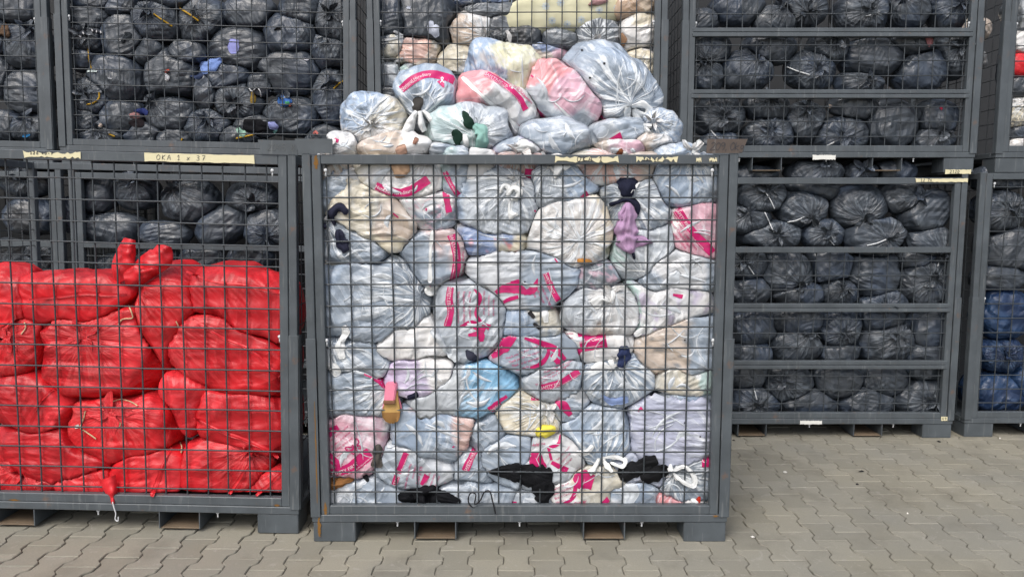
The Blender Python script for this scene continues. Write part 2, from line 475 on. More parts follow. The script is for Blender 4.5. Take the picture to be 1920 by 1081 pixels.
def cage(label, x0, Y, zb, roll=0.0, yaw=0.0, bars=None, W=CW, H=CH, group='stacked mesh cages', mesh_from_bar=False,
         cell=CELL, pocket_x=(-0.41, 0.41), sleeves=True, open_above=None, name='mesh_cage', rust=False, wires=True, wire_right=None, wire_bottom=0.06):
    """local x from the left outer edge, y into the cage, z up from the foot"""
    root = bpy.data.objects.new(name, None); COL.objects.link(root)
    root.location = (x0, Y, zb); root.rotation_euler = (0, roll, yaw)
    tag(root, label, 'cage', group)
    mt = M['steel']
    D = CD
    zb0, zb1, zb2 = 0.100, 0.138, 0.182           # foot top, base beam top, gate bottom rail top
    for (fx, fy) in ((0, 0), (W - 0.212, 0), (0, D - 0.16), (W - 0.212, D - 0.16)):
        obj_from_boxes('foot', [(fx + 0.004, fx + 0.208, fy + 0.004, fy + 0.156, 0.0, zb0)], mt, root, 0.004)
    obj_from_boxes('base_beam', [(0.0, W, 0.0, 0.06, zb0 + 0.0005, zb1), (0.0, W, D - 0.06, D, zb0 + 0.0005, zb1),
                                 (0.0, 0.06, 0.0605, D - 0.0605, zb0 + 0.0005, zb1), (W - 0.06, W, 0.0605, D - 0.0605, zb0 + 0.0005, zb1)], mt, root)
    obj_from_boxes('floor_plate', [(0.0605, W - 0.0605, 0.0605, D - 0.0605, zb1 - 0.012, zb1 - 0.002)], M['wire'], root, 0.0)
    for cx in pocket_x:
        c = W / 2 + cx
        obj_from_boxes('fork_pocket', [(c - 0.102, c - 0.097, 0.004, D - 0.004, 0.014, zb0 - 0.0005), (c + 0.097, c + 0.102, 0.004, D - 0.004, 0.014, zb0 - 0.0005)], mt, root, 0.0)
        obj_from_boxes('pocket_plate', [(c - 0.0965, c + 0.0965, 0.012, D - 0.012, 0.012, 0.018)], M['pocket'], root, 0.0015)
    pw = 0.040
    for (px_, py_) in ((0, 0.0), (W - pw, 0.0), (0, D - pw), (W - pw, D - pw)):
        obj_from_boxes('corner_post', [(px_, px_ + pw, py_, py_ + pw, zb1 + 0.0005, H)], mt, root)
    if sleeves:
        for px_ in (-0.004, W - pw - 0.002):
            obj_from_boxes('post_sleeve', [(px_, px_ + pw + 0.006, -0.006, -0.0005, zb1 - 0.01, 1.0), (px_ - 0.0005 if px_ < 0 else px_ + pw + 0.0062, (px_ + 0.0035) if px_ < 0 else px_ + pw + 0.0105, -0.0005, pw, zb1 - 0.01, 1.0)], mt, root, 0.001)
    # side and back frames
    obj_from_boxes('top_rail', [(0.004, pw - 0.004, pw + 0.001, D - pw - 0.001, H - 0.045, H - 0.003)], mt, root)
    obj_from_boxes('top_rail', [(W - pw + 0.004, W - 0.004, pw + 0.001, D - pw - 0.001, H - 0.045, H - 0.003)], mt, root)
    obj_from_boxes('top_rail', [(pw + 0.001, W - pw - 0.001, D - pw + 0.004, D - 0.004, H - 0.045, H - 0.003)], mt, root)
    # gate: stiles, rails
    g0, sw = pw + 0.004, 0.042
    top = H - 0.004
    zt = top if open_above is None else open_above
    stile_top = top if open_above is None else H - 0.036
    gy0, gy1 = 0.003, 0.043
    for sx in (g0, W - g0 - sw):
        obj_from_boxes('gate_stile', [(sx, sx + sw, gy0, gy1, zb1 + 0.001, stile_top)], mt, root)
    obj_from_boxes('gate_rail', [(g0 + sw, W - g0 - sw, gy0 + 0.0015, gy1, zb1 + 0.001, zb2)], mt, root)
    if open_above is None or True:
        obj_from_boxes('gate_rail', [(g0 + sw, W - g0 - sw, gy0 + 0.0015, gy1, stile_top - 0.044, stile_top)], mt, root)
    levels = []
    if bars:
        for (z, hh) in bars:
            if hh > 0.045:
                obj_from_boxes('gate_bar', [(g0 + sw - 0.02, W - g0 - sw + 0.02, gy0 - 0.006, gy1 - 0.004, z - hh / 2, z - 0.0015)], mt, root)
                obj_from_boxes('gate_bar', [(g0 + sw - 0.02, W - g0 - sw + 0.02, gy0 - 0.003, gy1 - 0.001, z + 0.0015, z + hh / 2)], mt, root)
            else:
                obj_from_boxes('gate_bar', [(g0 + sw, W - g0 - sw, gy0 - 0.003, gy1 - 0.002, z - hh / 2, z + hh / 2)], mt, root)
    if wires:
        wx0, wx1 = g0 + sw, W - g0 - sw
        z0, z1 = zb2, (zt - 0.044 if open_above is None else zt)
        nv = int((wx1 - wx0 - 0.02) / cell) + 1
        right = wire_right if wire_right is not None else (wx1 - wx0 - (nv - 1) * cell) / 2
        for k in range(nv):
            x = wx1 - right - k * cell
            if x < wx0 + 0.012: break
            link('wire', wire_mesh(z1 - z0 + 0.02, False, k % 5), None, root, (x + 0.0025 * math.sin(k * 2.3), 0.030, z0 - 0.01))
        k = 0
        while True:
            z = z0 + wire_bottom + k * 0.1012; k += 1
            if z > z1 - 0.012: break
            if bars and any(abs(z - zz) < hh / 2 + 0.012 for zz, hh in bars): continue
            link('wire', wire_mesh(wx1 - wx0 + 0.02, True, k % 5), None, root, (wx0 - 0.01, 0.0245, z + 0.0015 * math.sin(k * 1.7)))
        # side and back mesh, joined
        co, q = [], []
        def addt(a, b_):
            c_, q_ = tube_arrays([a, b_], 0.003, 4)
            q.extend([tuple(i + len(co) for i in f_) for f_ in q_]); co.extend(c_)
        for sx in (0.018, W - 0.018):
            for k in range(1, 11):
                y = pw + k * (D - 2 * pw) / 11
                addt((sx, y, zb1), (sx, y, H - 0.03))
            for k in range(1, 17):
                addt((sx + 0.006, pw, zb1 + k * 0.1), (sx + 0.006, D - pw, zb1 + k * 0.1))
        link('side_mesh', mesh_from('side_mesh', co, q), M['wire'], root)['kind'] = 'stuff'
    for bx in (0.41, W / 2, W - 0.41):
        bm = bmesh.new()
        bmesh.ops.create_cone(bm, cap_ends=True, segments=8, radius1=0.004, radius2=0.004, depth=0.03, matrix=Matrix.Translation((bx, 0.02, zb0 - 0.012)))
        bmesh.ops.create_cone(bm, cap_ends=True, segments=6, radius1=0.0085, radius2=0.0085, depth=0.006, matrix=Matrix.Translation((bx, 0.02, zb0 - 0.006)))
        link('bolt', bm_mesh('bolt', bm), M['zinc'], root)
    for (bx, bz) in ((g0 + sw + 0.02, H - 0.075), (W - g0 - sw - 0.03, H - 0.075), (g0 + sw + 0.004, 0.99), (W - g0 - sw - 0.004, 0.99)):
        if open_above: continue
        bm = bmesh.new()
        bmesh.ops.create_uvsphere(bm, u_segments=8, v_segments=6, radius=0.009, matrix=Matrix.Translation((bx, 0.012, bz)) @ Matrix.Diagonal((1, .6, 1, 1)))
        bmesh.ops.create_cone(bm, cap_ends=True, segments=8, radius1=0.004, radius2=0.004, depth=0.03, matrix=Matrix.Translation((bx, 0.016, bz - 0.014)))
        link('bolt', bm_mesh('bolt', bm, True), M['zinc'], root)
    return root
FB, UB = 1.86, 1.858
BARS = [(0.525, 0.058), (0.928, 0.058), (1.33, 0.040)]
BARS_UP = [(0.525, 0.058), (0.928, 0.058), (1.33, 0.058)]
cageA = cage('front mesh cage piled high with clear charity bags', -0.968, 3.445, 0.0, group='front row mesh cages')
cageB = cage('front mesh cage holding only red sacks', -1.058 - 2.01, 3.53, 0.045, roll=rad(1.25), group='front row mesh cages', cell=0.1035, wire_right=0.063, wire_bottom=0.03)
cageC = cage('lower back cage seen through the top of the red sack cage at the picture edge', -5.125, 5.10, 0.075, roll=rad(1.1), bars=BARS, open_above=1.33)
cageD = cage('lower back cage of black bags behind the red sack cage', -3.065, 5.10, 0.038, roll=rad(1.1), bars=BARS, open_above=1.33)
cageE = cage('lower back cage hidden behind the cage of clear charity bags', -0.975, 5.10, 0.0, wires=False)
cageF = cage('lower back cage of black bags with its upper front half open', 1.105, 5.10, 0.0, bars=BARS, open_above=1.33)
cageG = cage('lower back cage with blue bags beneath black ones', 3.212, 5.12, 0.0)
cageH = cage('upper back cage of black bags cut off by the picture edge', -5.135, 5.10, 1.925, roll=rad(1.2))
cageI = cage('upper back cage of black bags above the red sack cage', -3.075, 5.10, 1.905, roll=rad(1.2))
cageJ = cage('upper back cage of mixed bags and a flowered pillow', -0.970, 5.10, UB + 0.01)
cageK = cage('upper back cage of black bags with double bars across its gate', 1.142, 5.10, UB, bars=BARS_UP)
cageL = cage('upper back cage of mixed clothing at the right picture edge', 3.305, 5.12, UB)

# stacking plates standing on the corner posts
def stacking_plate(root, xa, xb, z0, z1, slant_l, slant_r, mat, y=-0.004):
    bm = bmesh.new()
    vs = []
    for yy in (y, y + 0.006):
        for (x, z) in ((xa, z0), (xb, z0), (xb + slant_r, z1), (xa + slant_l, z1)):
            vs.append(bm.verts.new((x, yy, z)))
    f = [(0, 1, 2, 3), (7, 6, 5, 4), (0, 4, 5, 1), (1, 5, 6, 2), (2, 6, 7, 3), (3, 7, 4, 0)]
    for a in f: bm.faces.new([vs[i] for i in a])
    return link('stacking_plate', bm_mesh('stacking_plate', bm), mat, root)
plA1 = stacking_plate(cageA, -0.010, 0.145, CH + 0.002, CH + 0.067, -0.018, 0.0, M['steel'])
plA2 = stacking_plate(cageA, 2.01 - 0.15, 2.01 + 0.012, CH + 0.002, CH + 0.066, 0.004, 0.026, M['rusty'])
plB = stacking_plate(cageB, 2.01 - 0.165, 2.01 + 0.010, CH + 0.002, CH + 0.066, -0.012, 0.0, M['steel'])

# paper tape and handwriting -----------------------------------------------------
GLY = {
 'O': [[(.5, 1), (.15, .8), (.05, .4), (.25, .03), (.6, 0), (.9, .3), (.9, .7), (.6, 1), (.45, .98)]],
 'K': [[(.1, 1), (.12, 0)], [(.85, 1), (.15, .45), (.9, 0)]],
 'A': [[(0, 0), (.25, .6), (.5, 1), (.75, .55), (.9, 0)], [(.15, .35), (.8, .38)]],
 '1': [[(.1, .7), (.5, 1), (.5, 0)], [(.2, 0), (.8, .02)]],
 'x': [[(.1, .6), (.8, 0)], [(.8, .6), (.1, 0)]],
 '3': [[(.1, .95), (.6, 1), (.75, .75), (.35, .52), (.8, .35), (.6, 0), (.1, .08)]],
 '7': [[(.05, .97), (.85, 1), (.35, 0)], [(.3, .5), (.75, .52)]],
 '2': [[(.1, .8), (.4, 1), (.75, .8), (.5, .4), (.05, 0), (.9, .03)]],
 '0': [[(.5, 1), (.15, .7), (.15, .25), (.45, 0), (.8, .3), (.8, .75), (.5, 1)]],
 '9': [[(.8, .8), (.45, 1), (.15, .75), (.45, .5), (.8, .8), (.75, .3), (.5, 0)]],
 'k': [[(.15, 1), (.1, 0)], [(.7, .6), (.15, .3), (.75, 0)]],
 'g': [[(.7, .55), (.35, .6), (.2, .3), (.5, .12), (.7, .5), (.7, -.2), (.35, -.35), (.1, -.2)]],
 '4': [[(.55, 1), (.05, .4), (.85, .4)], [(.6, .65), (.6, 0)]],
 '5': [[(.8, 1), (.2, 1), (.15, .55), (.6, .6), (.8, .3), (.5, 0), (.1, .1)]],
 '8': [[(.5, .5), (.2, .75), (.5, 1), (.75, .75), (.2, .25), (.5, 0), (.8, .25), (.5, .5)]],
 ',': [[(.3, .12), (.15, -.18)]], '.': [[(.3, .05), (.35, 0)]], '-': [[(.1, .45), (.8, .48)]], '/': [[(.1, 0), (.8, 1)]],
}
def handwriting(text, root, x, z, h, y, mat, w=0.0035, adv=0.95, slant=0.1, label=None, parent=None):
    co, q, cx = [], [], x
    for ch in text:
        if ch == ' ': cx += h * adv * 0.8; continue
        for st in GLY[ch]:
            p = smooth_path([(a, b_, 0) for a, b_ in st], 5 * len(st))
            pts = [(cx + (a * 0.78 + b_ * slant) * h, y, z + b_ * h) for a, b_, _ in p]
            b0 = len(co)
            for i, P_ in enumerate(pts):
                Q = pts[min(i + 1, len(pts) - 1)]; R = pts[max(i - 1, 0)]
                tx, tz = Q[0] - R[0], Q[2] - R[2]; L_ = math.hypot(tx, tz) or 1
                nx_, nz_ = -tz / L_ * w / 2, tx / L_ * w / 2
                co += [(P_[0] + nx_, y, P_[2] + nz_), (P_[0] - nx_, y, P_[2] - nz_)]
                if i: q.append((b0 + 2 * i - 2, b0 + 2 * i - 1, b0 + 2 * i + 1, b0 + 2 * i))
        cx += h * adv
    return link('lettering', mesh_from('lettering', co, q), mat, parent or root)
def tape(root, x0, x1, z0, z1, y, seed, mat='tape', torn=0.006):
    r = random.Random(seed); nn = 22; co, q = [], []
    for i in range(nn + 1):
        t = i / nn; x = x0 + (x1 - x0) * t
        e = torn if 0 < i < nn else 0
        co += [(x + r.uniform(-.002, .002), y + r.uniform(0, 0.0006), z0 + r.uniform(0, e)), (x + r.uniform(-.004, .004), y, z1 - r.uniform(0, e))]
        if i: q.append((2 * i - 2, 2 * i, 2 * i + 1, 2 * i - 1))
    return link('tape_label', mesh_from('tape_label', co, q, smooth=False), M[mat], root)
def lx(root, px, py, Y):                          # picture point on a cage front -> the cage's own x, z
    p = at(px, py, Y)
    q_ = root_inv[root] @ p
    return q_.x, q_.z
root_inv = {}
bpy.context.view_layer.update()
for r_ in (cageA, cageB, cageF, cageK, cageI, cageL, cageG): root_inv[r_] = r_.matrix_world.inverted()
ty = 0.0005
xa, _ = lx(cageB, 271, 288, 3.53); xb, _ = lx(cageB, 477, 290, 3.53)
t_ = tape(cageB, xa, xb, CH - 0.046, CH - 0.005, ty, 1, torn=0.003)
handwriting('OKA 1 x 37', cageB, xa + 0.055, CH - 0.036, 0.022, ty - 0.001, M['ink'], 0.0022, 1.15, parent=t_)
xa, _ = lx(cageB, 44, 281, 3.53); xb, _ = lx(cageB, 150, 283, 3.53)
t_ = tape(cageB, xa, xb, CH - 0.042, CH - 0.008, ty, 2, torn=0.012)
handwriting('120 40-7', cageB, xa + 0.03, CH - 0.024, 0.012, ty - 0.001, M['ink'], 0.003, 1.2, parent=t_)
xa, _ = lx(cageA, 1041, 296, 3.445); xb, _ = lx(cageA, 1160, 296, 3.445)
t_ = tape(cageA, xa, xb, CH - 0.042, CH - 0.010, ty, 3, torn=0.012)
handwriting('OKA 1', cageA, xa + 0.10, CH - 0.035, 0.022, ty - 0.001, M['ink'], 0.003, 1.2, parent=t_)
xa, _ = lx(cageA, 1194, 297, 3.445); xb, _ = lx(cageA, 1270, 297, 3.445)
t_ = tape(cageA, xa, xb, CH - 0.040, CH - 0.012, ty, 4, torn=0.016)
handwriting('120 40', cageA, xa + 0.03, CH - 0.032, 0.010, ty - 0.001, M['ink'], 0.0025, 1.3, parent=t_)
for (a, b_, sd) in ((1305, 1316, 5), (1330, 1345, 6)):
    xa, _ = lx(cageA, a, 297, 3.445); xb, _ = lx(cageA, b_, 297, 3.445)
    tape(cageA, xa, xb, CH - 0.040, CH - 0.016, ty, sd, torn=0.012)
handwriting('209,0kg', cageA, 2.01 - 0.135, CH + 0.016, 0.034, -0.0055, M['ink'], 0.003, 0.66, 0.15, parent=plA2)
handwriting('2045 8', cageB, 2.01 - 0.135, CH + 0.018, 0.030, -0.0055, plain('faded_chalk', (0.12, 0.13, 0.135), 0.8), 0.003, 0.75, parent=plB)
# white stickers on the right-hand stack
for (root, Y, a, b_, yc, dz, txt, mt_) in ((cageK, 5.10, 1524, 1566, 295, 0.034, '', 'white_tape'), (cageK, 5.10, 1772, 1820, 322, 0.032, '2120', 'tape'), (cageF, 5.10, 1717, 1814, 338, 0.028, '12 74', 'tape'), (cageF, 5.10, 1500, 1541, 791, 0.030, '', 'white_tape'), (cageF, 5.10, 1764, 1778, 784, 0.034, '49', 'tape')):
    xa, z = lx(root, a, yc, Y); xb, _ = lx(root, b_, yc, Y)
    yy = -0.004
    t_ = tape(root, xa, xb, z - dz / 2, z + dz / 2, yy, int(a), mt_, 0.004)
    if txt: handwriting(txt, root, xa + 0.03 if len(txt) > 2 else xa + 0.006, z - 0.008, 0.017, yy - 0.001, M['ink'], 0.003, 1.0, parent=t_)

# rust runs on the front cages
M['rust_run'] = plain('rust_run', S(134, 98, 54), 0.9, 0.35, 0.4, 90, 0.1)
def rust_run(root, x, z0, z1, w, y, seed):
    r = random.Random(seed); nn = 14; co, q = [], []
    for i in range(nn + 1):
        t = i / nn; ww = w * (0.25 + .75 * math.sin(math.pi * min(1, t * .8 + .15))) * r.uniform(.5, 1.2); c = x + r.uniform(-.15, .15) * w
        z = z0 + (z1 - z0) * t
        co += [(c - ww / 2, y, z), (c + ww / 2, y, z)]
        if i: q.append((2 * i - 2, 2 * i - 1, 2 * i + 1, 2 * i))
    link('rust_streak', mesh_from('rust_streak', co, q, smooth=False), M['rust_run'], root)
rust_run(cageA, 0.066, 0.138, 0.20, 0.016, 0.0020, 1)
rust_run(cageA, 0.034, 0.03, 0.139, 0.016, -0.0012, 2)
rust_run(cageA, 0.066, 1.79, 1.852, 0.020, 0.0020, 3)
rust_run(cageA, 0.030, 0.20, 0.70, 0.006, -0.0068, 4)
rust_run(cageB, 0.60, 0.141, 0.150, 0.05, 0.0035, 5)
rust_run(cageB, 1.90, 0.141, 0.152, 0.03, 0.0025, 6)
rust_run(cageA, 1.952, 0.130, 0.140, 0.03, -0.0070, 7)
# ------------------------------------------------------------------ bags
PAL = dict(g=(149, 161, 175), lg=(194, 199, 204), w=(232, 229, 226), cr=(226, 216, 192), be=(208, 188, 168), tan=(186, 156, 128), pe=(226, 182, 166),
           pk=(220, 165, 180), li=(196, 180, 208), la=(184, 186, 208), bl=(128, 148, 190), pb=(160, 180, 205), sky=(128, 182, 218), nv=(44, 48, 74), co=(236, 142, 142),
           mi=(186, 214, 204), ye=(232, 190, 106), gn=(158, 196, 164), dk=(58, 60, 64), md=(100, 104, 108), ly=(224, 220, 186), br=(150, 108, 84), rd=(200, 60, 60),
           K=(57, 64, 73), K2=(63, 69, 77), Kb=(58, 68, 83), R=(206, 27, 37), R2=(188, 24, 35), R3=(214, 45, 54), B=(36, 60, 94), B2=(32, 50, 82))
PAL = {k: np.array(S(*v)) for k, v in PAL.items()}
class Bag: pass
def mk(px, py, rx, ry, label, rot=0, kn=None, pal='g', Y=0.0, Yf=3.5, mat='film', depth=None, veil=0.40, pattern=None, grad=None, lump=1.0, gather=1.0,
       p=2.5, knot=True, name='clear_bag', group='clear charity bags', res=(46, 66), cat='bag', grow=1.1, quilt=False, knot_size=1.0, zfloor=None, front=None, flat=0.86, xlim=None, fold_amt=1.0):
    b = Bag(); b.__dict__.update(locals())
    s = m_per_px(py, Yf + 0.12)
    b.a, b.c = rx * s * grow, ry * s * grow
    b.b = depth if depth else min(0.26, max(0.10, 0.95 * math.sqrt(b.a * b.c)))
    cy = Yf + b.b * flat + Y
    b.cen = np.array(at(px, py, Yf + 0.08 + Y)); b.cen[1] = cy
    b.ca, b.sa = math.cos(rad(rot)), math.sin(rad(rot))
    b.seed = abs(hash((round(px), round(py), round(Yf * 10)))) % 997 * 0.37 + 0.11
    rw = random.Random(int(b.seed * 1000) + 5)
    b.w = b.front if b.front is not None else rw.choice((0.92, 0.97, 1.03, 1.10)) * (1.04 if kn else 1.0)
    b.cen[1] += 0.10 * (1.0 - b.w)
    an = rw.uniform(0, 6.28)
    b.pole_dir = kn if kn else (0.88 * math.cos(an), 0.88 * math.sin(an))
    return b
def f_of(b, P):
    d = P - b.cen
    x = d[:, 0] * b.ca - d[:, 2] * b.sa
    z = d[:, 0] * b.sa + d[:, 2] * b.ca
    return (np.abs(x / b.a) ** b.p + np.abs(d[:, 1] / b.b) ** b.p + np.abs(z / b.c) ** b.p) ** (1 / b.p)
def wob(b, P):
    """a wavy seam where two bags meet"""
    x, z, s = P[:, 0], P[:, 2], b.seed
    return 1 + 0.045 * np.sin(11 * x + 3.1 * s) + 0.045 * np.sin(13 * z + 5.3 * s) + 0.035 * np.sin(21 * x - 17 * z + 2.2 * s) + 0.02 * np.sin(37 * x + 29 * z + s)
def bag_shape(b, others):
    nt, nph = b.res
    u, v = b.pole_dir; w = math.sqrt(max(0.0, 1 - u * u - v * v))
    d = np.array([u, -w, v]); d /= np.linalg.norm(d)
    e1 = np.cross(d, [0, 0, 1.0]) if abs(d[2]) < .9 else np.cross(d, [1.0, 0, 0]); e1 /= np.linalg.norm(e1)
    e2 = np.cross(d, e1)
    s = np.linspace(0, 1, nt + 1)[1:-1]
    th = math.pi * (0.55 * s + 0.45 * s ** 1.7)
    ph = np.linspace(0, 2 * math.pi, nph, endpoint=False)
    TH, PH = np.meshgrid(th, ph, indexing='ij')
    TH, PH = TH.ravel(), PH.ravel()
    TH = np.concatenate([[0.0], TH, [math.pi]]); PH = np.concatenate([[0.0], PH, [0.0]])
    D = np.cos(TH)[:, None] * d + np.sin(TH)[:, None] * (np.cos(PH)[:, None] * e1 + np.sin(PH)[:, None] * e2)
    X = D[:, 0] * b.ca - D[:, 2] * b.sa; Z = D[:, 0] * b.sa + D[:, 2] * b.ca
    R = 1 / (np.abs(X / b.a) ** b.p + np.abs(D[:, 1] / b.b) ** b.p + np.abs(Z / b.c) ** b.p) ** (1 / b.p)
    sd = b.seed
    fold = np.stack([np.cos(PH) * 1.0 + sd, np.sin(PH) * 1.0 + sd * .7, TH * 0.22 + sd * .3], 1)
    soft = np.clip(noise(D * 1.6 + sd + 40) * 1.5 + .25, 0, 1)
    g = np.exp(-(TH / 0.95) ** 2) * b.gather if b.kn else 0.38 * soft * np.exp(-(TH / 1.5) ** 2)
    g = np.maximum(g, 0.30 * soft)
    sc = 1 + b.lump * (0.085 * noise(D * 1.7 + sd) + 0.05 * noise(D * 3.6 + sd + 9))
    pl = ridge(np.stack([np.cos(PH) * 3.2 + sd, np.sin(PH) * 3.2, TH * .5], 1))
    amp = np.sin(np.clip(TH, 0, 1.57)) ** 0.6
    pl2 = ridge(np.stack([np.cos(PH) * 6.5 + sd * 2, np.sin(PH) * 6.5, TH * .8], 1))
    ak = 0.085 if b.mat != 'film' else 0.05
    sc += (g * amp) * (ak * (pl - .5) + 0.4 * ak * (pl2 - .5))
    aa = sd * 5.1
    ax = np.array([math.cos(aa), 0.0, math.sin(aa)]); ay = np.array([-math.sin(aa), 0.0, math.cos(aa)])
    qt = np.stack([D @ ax * 1.3 + sd, D @ ay * 6.0 + 1.2 * noise(D * 1.5 + sd), D[:, 1] * 1.5], 1)
    sc += 0.016 * np.clip(ridge(qt), 0, 1) ** 2 * np.clip(noise(D * 1.4 + sd + 70) * 1.8 + .4, 0, 1)
    # creased film: straight folds between flat facets
    rc = np.random.RandomState(int(sd * 3571) % 99991)
    Lp = D * R[:, None]                               # metres from the bag's middle
    Lw = Lp + 0.015 * np.stack([noise(Lp * 9 + sd), noise(Lp * 9 + sd + 4), noise(Lp * 9 + sd + 8)], 1)
    cr = np.zeros(len(TH))
    for k_ in range(7):
        v_ = rc.normal(size=3); v_ /= np.linalg.norm(v_)
        wl_ = (0.26, 0.22, 0.17, 0.14, 0.11, 0.09, 0.075)[k_]
        x_ = Lw @ v_ / wl_ + rc.uniform(0, 1)
        tri = np.abs((x_ % 1.0) * 2 - 1)
        mk_ = np.clip(noise(Lp * 5.0 + sd + 13 * k_) * 1.7 + .45, 0, 1)
        cr += wl_ * 0.105 * (tri - .5) * mk_
    sc += b.fold_amt * cr / np.maximum(R, .05)
    if b.kn:
        sc -= 0.06 * np.exp(-(TH / 0.42) ** 2) * b.gather
        sc += 0.10 * np.exp(-(TH / 0.10) ** 2) * b.gather
    P0 = D * R[:, None]
    P = b.cen + P0 * sc[:, None]
    # pressed against the neighbours
    near = [o for o in others if o is not b and np.linalg.norm(o.cen - b.cen) < 1.15 * (max(o.a, o.b, o.c) + max(b.a, b.b, b.c))]
    if near:
        ext = P - b.cen
        lo, hi = np.full(len(P), 0.25), np.full(len(P), 1.0)
        def ok(t):
            Q = b.cen + ext * t[:, None]
            fi = f_of(b, Q) * wob(b, Q) * (1.008 / b.w)
            r = np.ones(len(P), bool)
            for o in near: r &= fi <= f_of(o, Q) * wob(o, Q) / o.w
            return r
        full = ok(hi)
        for _ in range(9):
            mid = (lo + hi) / 2; k = ok(mid)
            lo = np.where(k, mid, lo); hi = np.where(k, hi, mid)
        t = np.where(full, 1.0, lo)
        k_ = 34.0
        t = -np.log(np.exp(-k_ * 1.0) + np.exp(-k_ * t)) / k_
        t += np.log(2) / k_ * (t > 0.9) * sstep(0.9, 1.0, t) * 0.9
        P = b.cen + ext * np.minimum(t, 1.0)[:, None]
    # flattened where the gate mesh holds it
    yf = b.Yf + b.Y * 0.0
    if b.quilt is not None and b.quilt is not False:
        x0, cx_, z0, cz_ = b.quilt
        yw = b.Yf - 0.013 * np.abs(np.sin((P[:, 0] - x0) / cx_ * math.pi) * np.sin((P[:, 2] - z0) / cz_ * math.pi)) ** 0.6
    else: yw = np.full(len(P), b.Yf)
    if b.Y <= 0.12 and b.Yf > 0:
        k_ = 70.0
        y = P[:, 1]
        P[:, 1] = np.where(y - yw > 0.3, y, yw + np.log1p(np.exp(np.clip(k_ * (y - yw), -30, 30))) / k_)
    if b.xlim is not None:
        lo_x, hi_x = b.xlim
        P[:, 0] = lo_x + np.log1p(np.exp(np.clip(80 * (P[:, 0] - lo_x), -30, 30))) / 80 * (P[:, 0] - lo_x < .3) + np.where(P[:, 0] - lo_x < .3, 0, P[:, 0] - lo_x)
        P[:, 0] = np.where(hi_x - P[:, 0] < .3, hi_x - np.log1p(np.exp(np.clip(80 * (hi_x - P[:, 0]), -30, 30))) / 80, P[:, 0])
    if b.zfloor is not None:
        P[:, 2] = np.maximum(P[:, 2], b.zfloor + 0.002 * noise(P * 9))
    # faces
    n_in = nt - 1
    i, j = np.meshgrid(np.arange(n_in - 1), np.arange(nph), indexing='ij')
    j2 = (j + 1) % nph
    Q = np.stack([1 + i * nph + j, 1 + (i + 1) * nph + j, 1 + (i + 1) * nph + j2, 1 + i * nph + j2], -1).reshape(-1, 4)
    jj = np.arange(nph)
    T = np.concatenate([np.stack([np.zeros(nph, int), 1 + jj, 1 + (jj + 1) % nph], 1),
                        np.stack([np.full(nph, len(P) - 1), 1 + (n_in - 1) * nph + (jj + 1) % nph, 1 + (n_in - 1) * nph + jj], 1)])
    # orientation outward: handedness of (e1,e2,d)
    if np.dot(np.cross(e1, e2), d) < 0: Q = Q[:, ::-1]; T = T[:, ::-1]
    b.P, b.Q, b.T, b.D, b.d, b.pole = P, Q, T, D, d, P[0]
    # colour of what is packed in it, seen through the film
    cols = [PAL[c] for c in b.pal.split()]
    rg = np.random.RandomState(int(sd * 1000) % 99991)
    ns = 9 if len(cols) > 1 else 2
    seeds = rg.normal(size=(ns, 3)); seeds /= np.linalg.norm(seeds, axis=1)[:, None]
    if b.grad is not None:
        a = rad(b.grad); key = seeds[:, 0] * math.cos(a) + seeds[:, 2] * math.sin(a)
        kk = np.clip(((key + 0.85) / 1.7 * len(cols)).astype(int), 0, len(cols) - 1)
    else: kk = np.array([rg.randint(len(cols)) if q_ >= len(cols) else q_ for q_ in range(ns)])
    Dw = D + 0.30 * np.stack([noise(D * 2.1 + sd), noise(D * 2.1 + sd + 5), noise(D * 2.1 + sd + 9)], 1) + .07 * np.stack([noise(D * 7 + sd), noise(D * 7 + sd + 5), noise(D * 7 + sd + 9)], 1)
    dist = ((Dw[:, None, :] - seeds[None, :, :]) ** 2).sum(2)
    wt = np.exp(-(dist - dist.min(1, keepdims=True)) * 26.0); wt /= wt.sum(1, keepdims=True)
    C = wt @ np.array([cols[k] * rg.uniform(.88, 1.08) for k in kk])
    if b.pattern:
        pc, sc_, th_ = b.pattern
        pm = sstep(th_, th_ + .12, noise(D * sc_ + sd) + .4 * noise(D * sc_ * 2 + 5))
        C = C + (PAL[pc] - C) * (pm * 0.8)[:, None]
    if b.mat == 'film':
        vz = np.clip(b.veil + 0.22 * noise(D * 2.2 + sd + 31), 0.03, 0.92)
        C = C + (PAL['g'] * 1.06 - C) * vz[:, None]
    else:
        C = C * (1 + 0.25 * noise(D * 2.5 + sd))[:, None]
    me = mesh_from(b.name, P - b.cen, Q, T)
    attr(me, 'Col', 'FLOAT_COLOR', np.concatenate([np.clip(C, 0.004, .95), np.ones((len(P), 1))], 1))
    attr(me, 'fold', 'FLOAT_VECTOR', fold)
    attr(me, 'gather', 'FLOAT', np.clip(g * 1.45, 0, 1))
    o = link(b.name, me, M[b.mat], loc=Vector(b.cen))
    tag(o, b.label, b.cat, b.group)
    b.o = o; b._bvh = None; b.col = C[0]
    if b.kn and b.knot: add_knot(b)
    return o
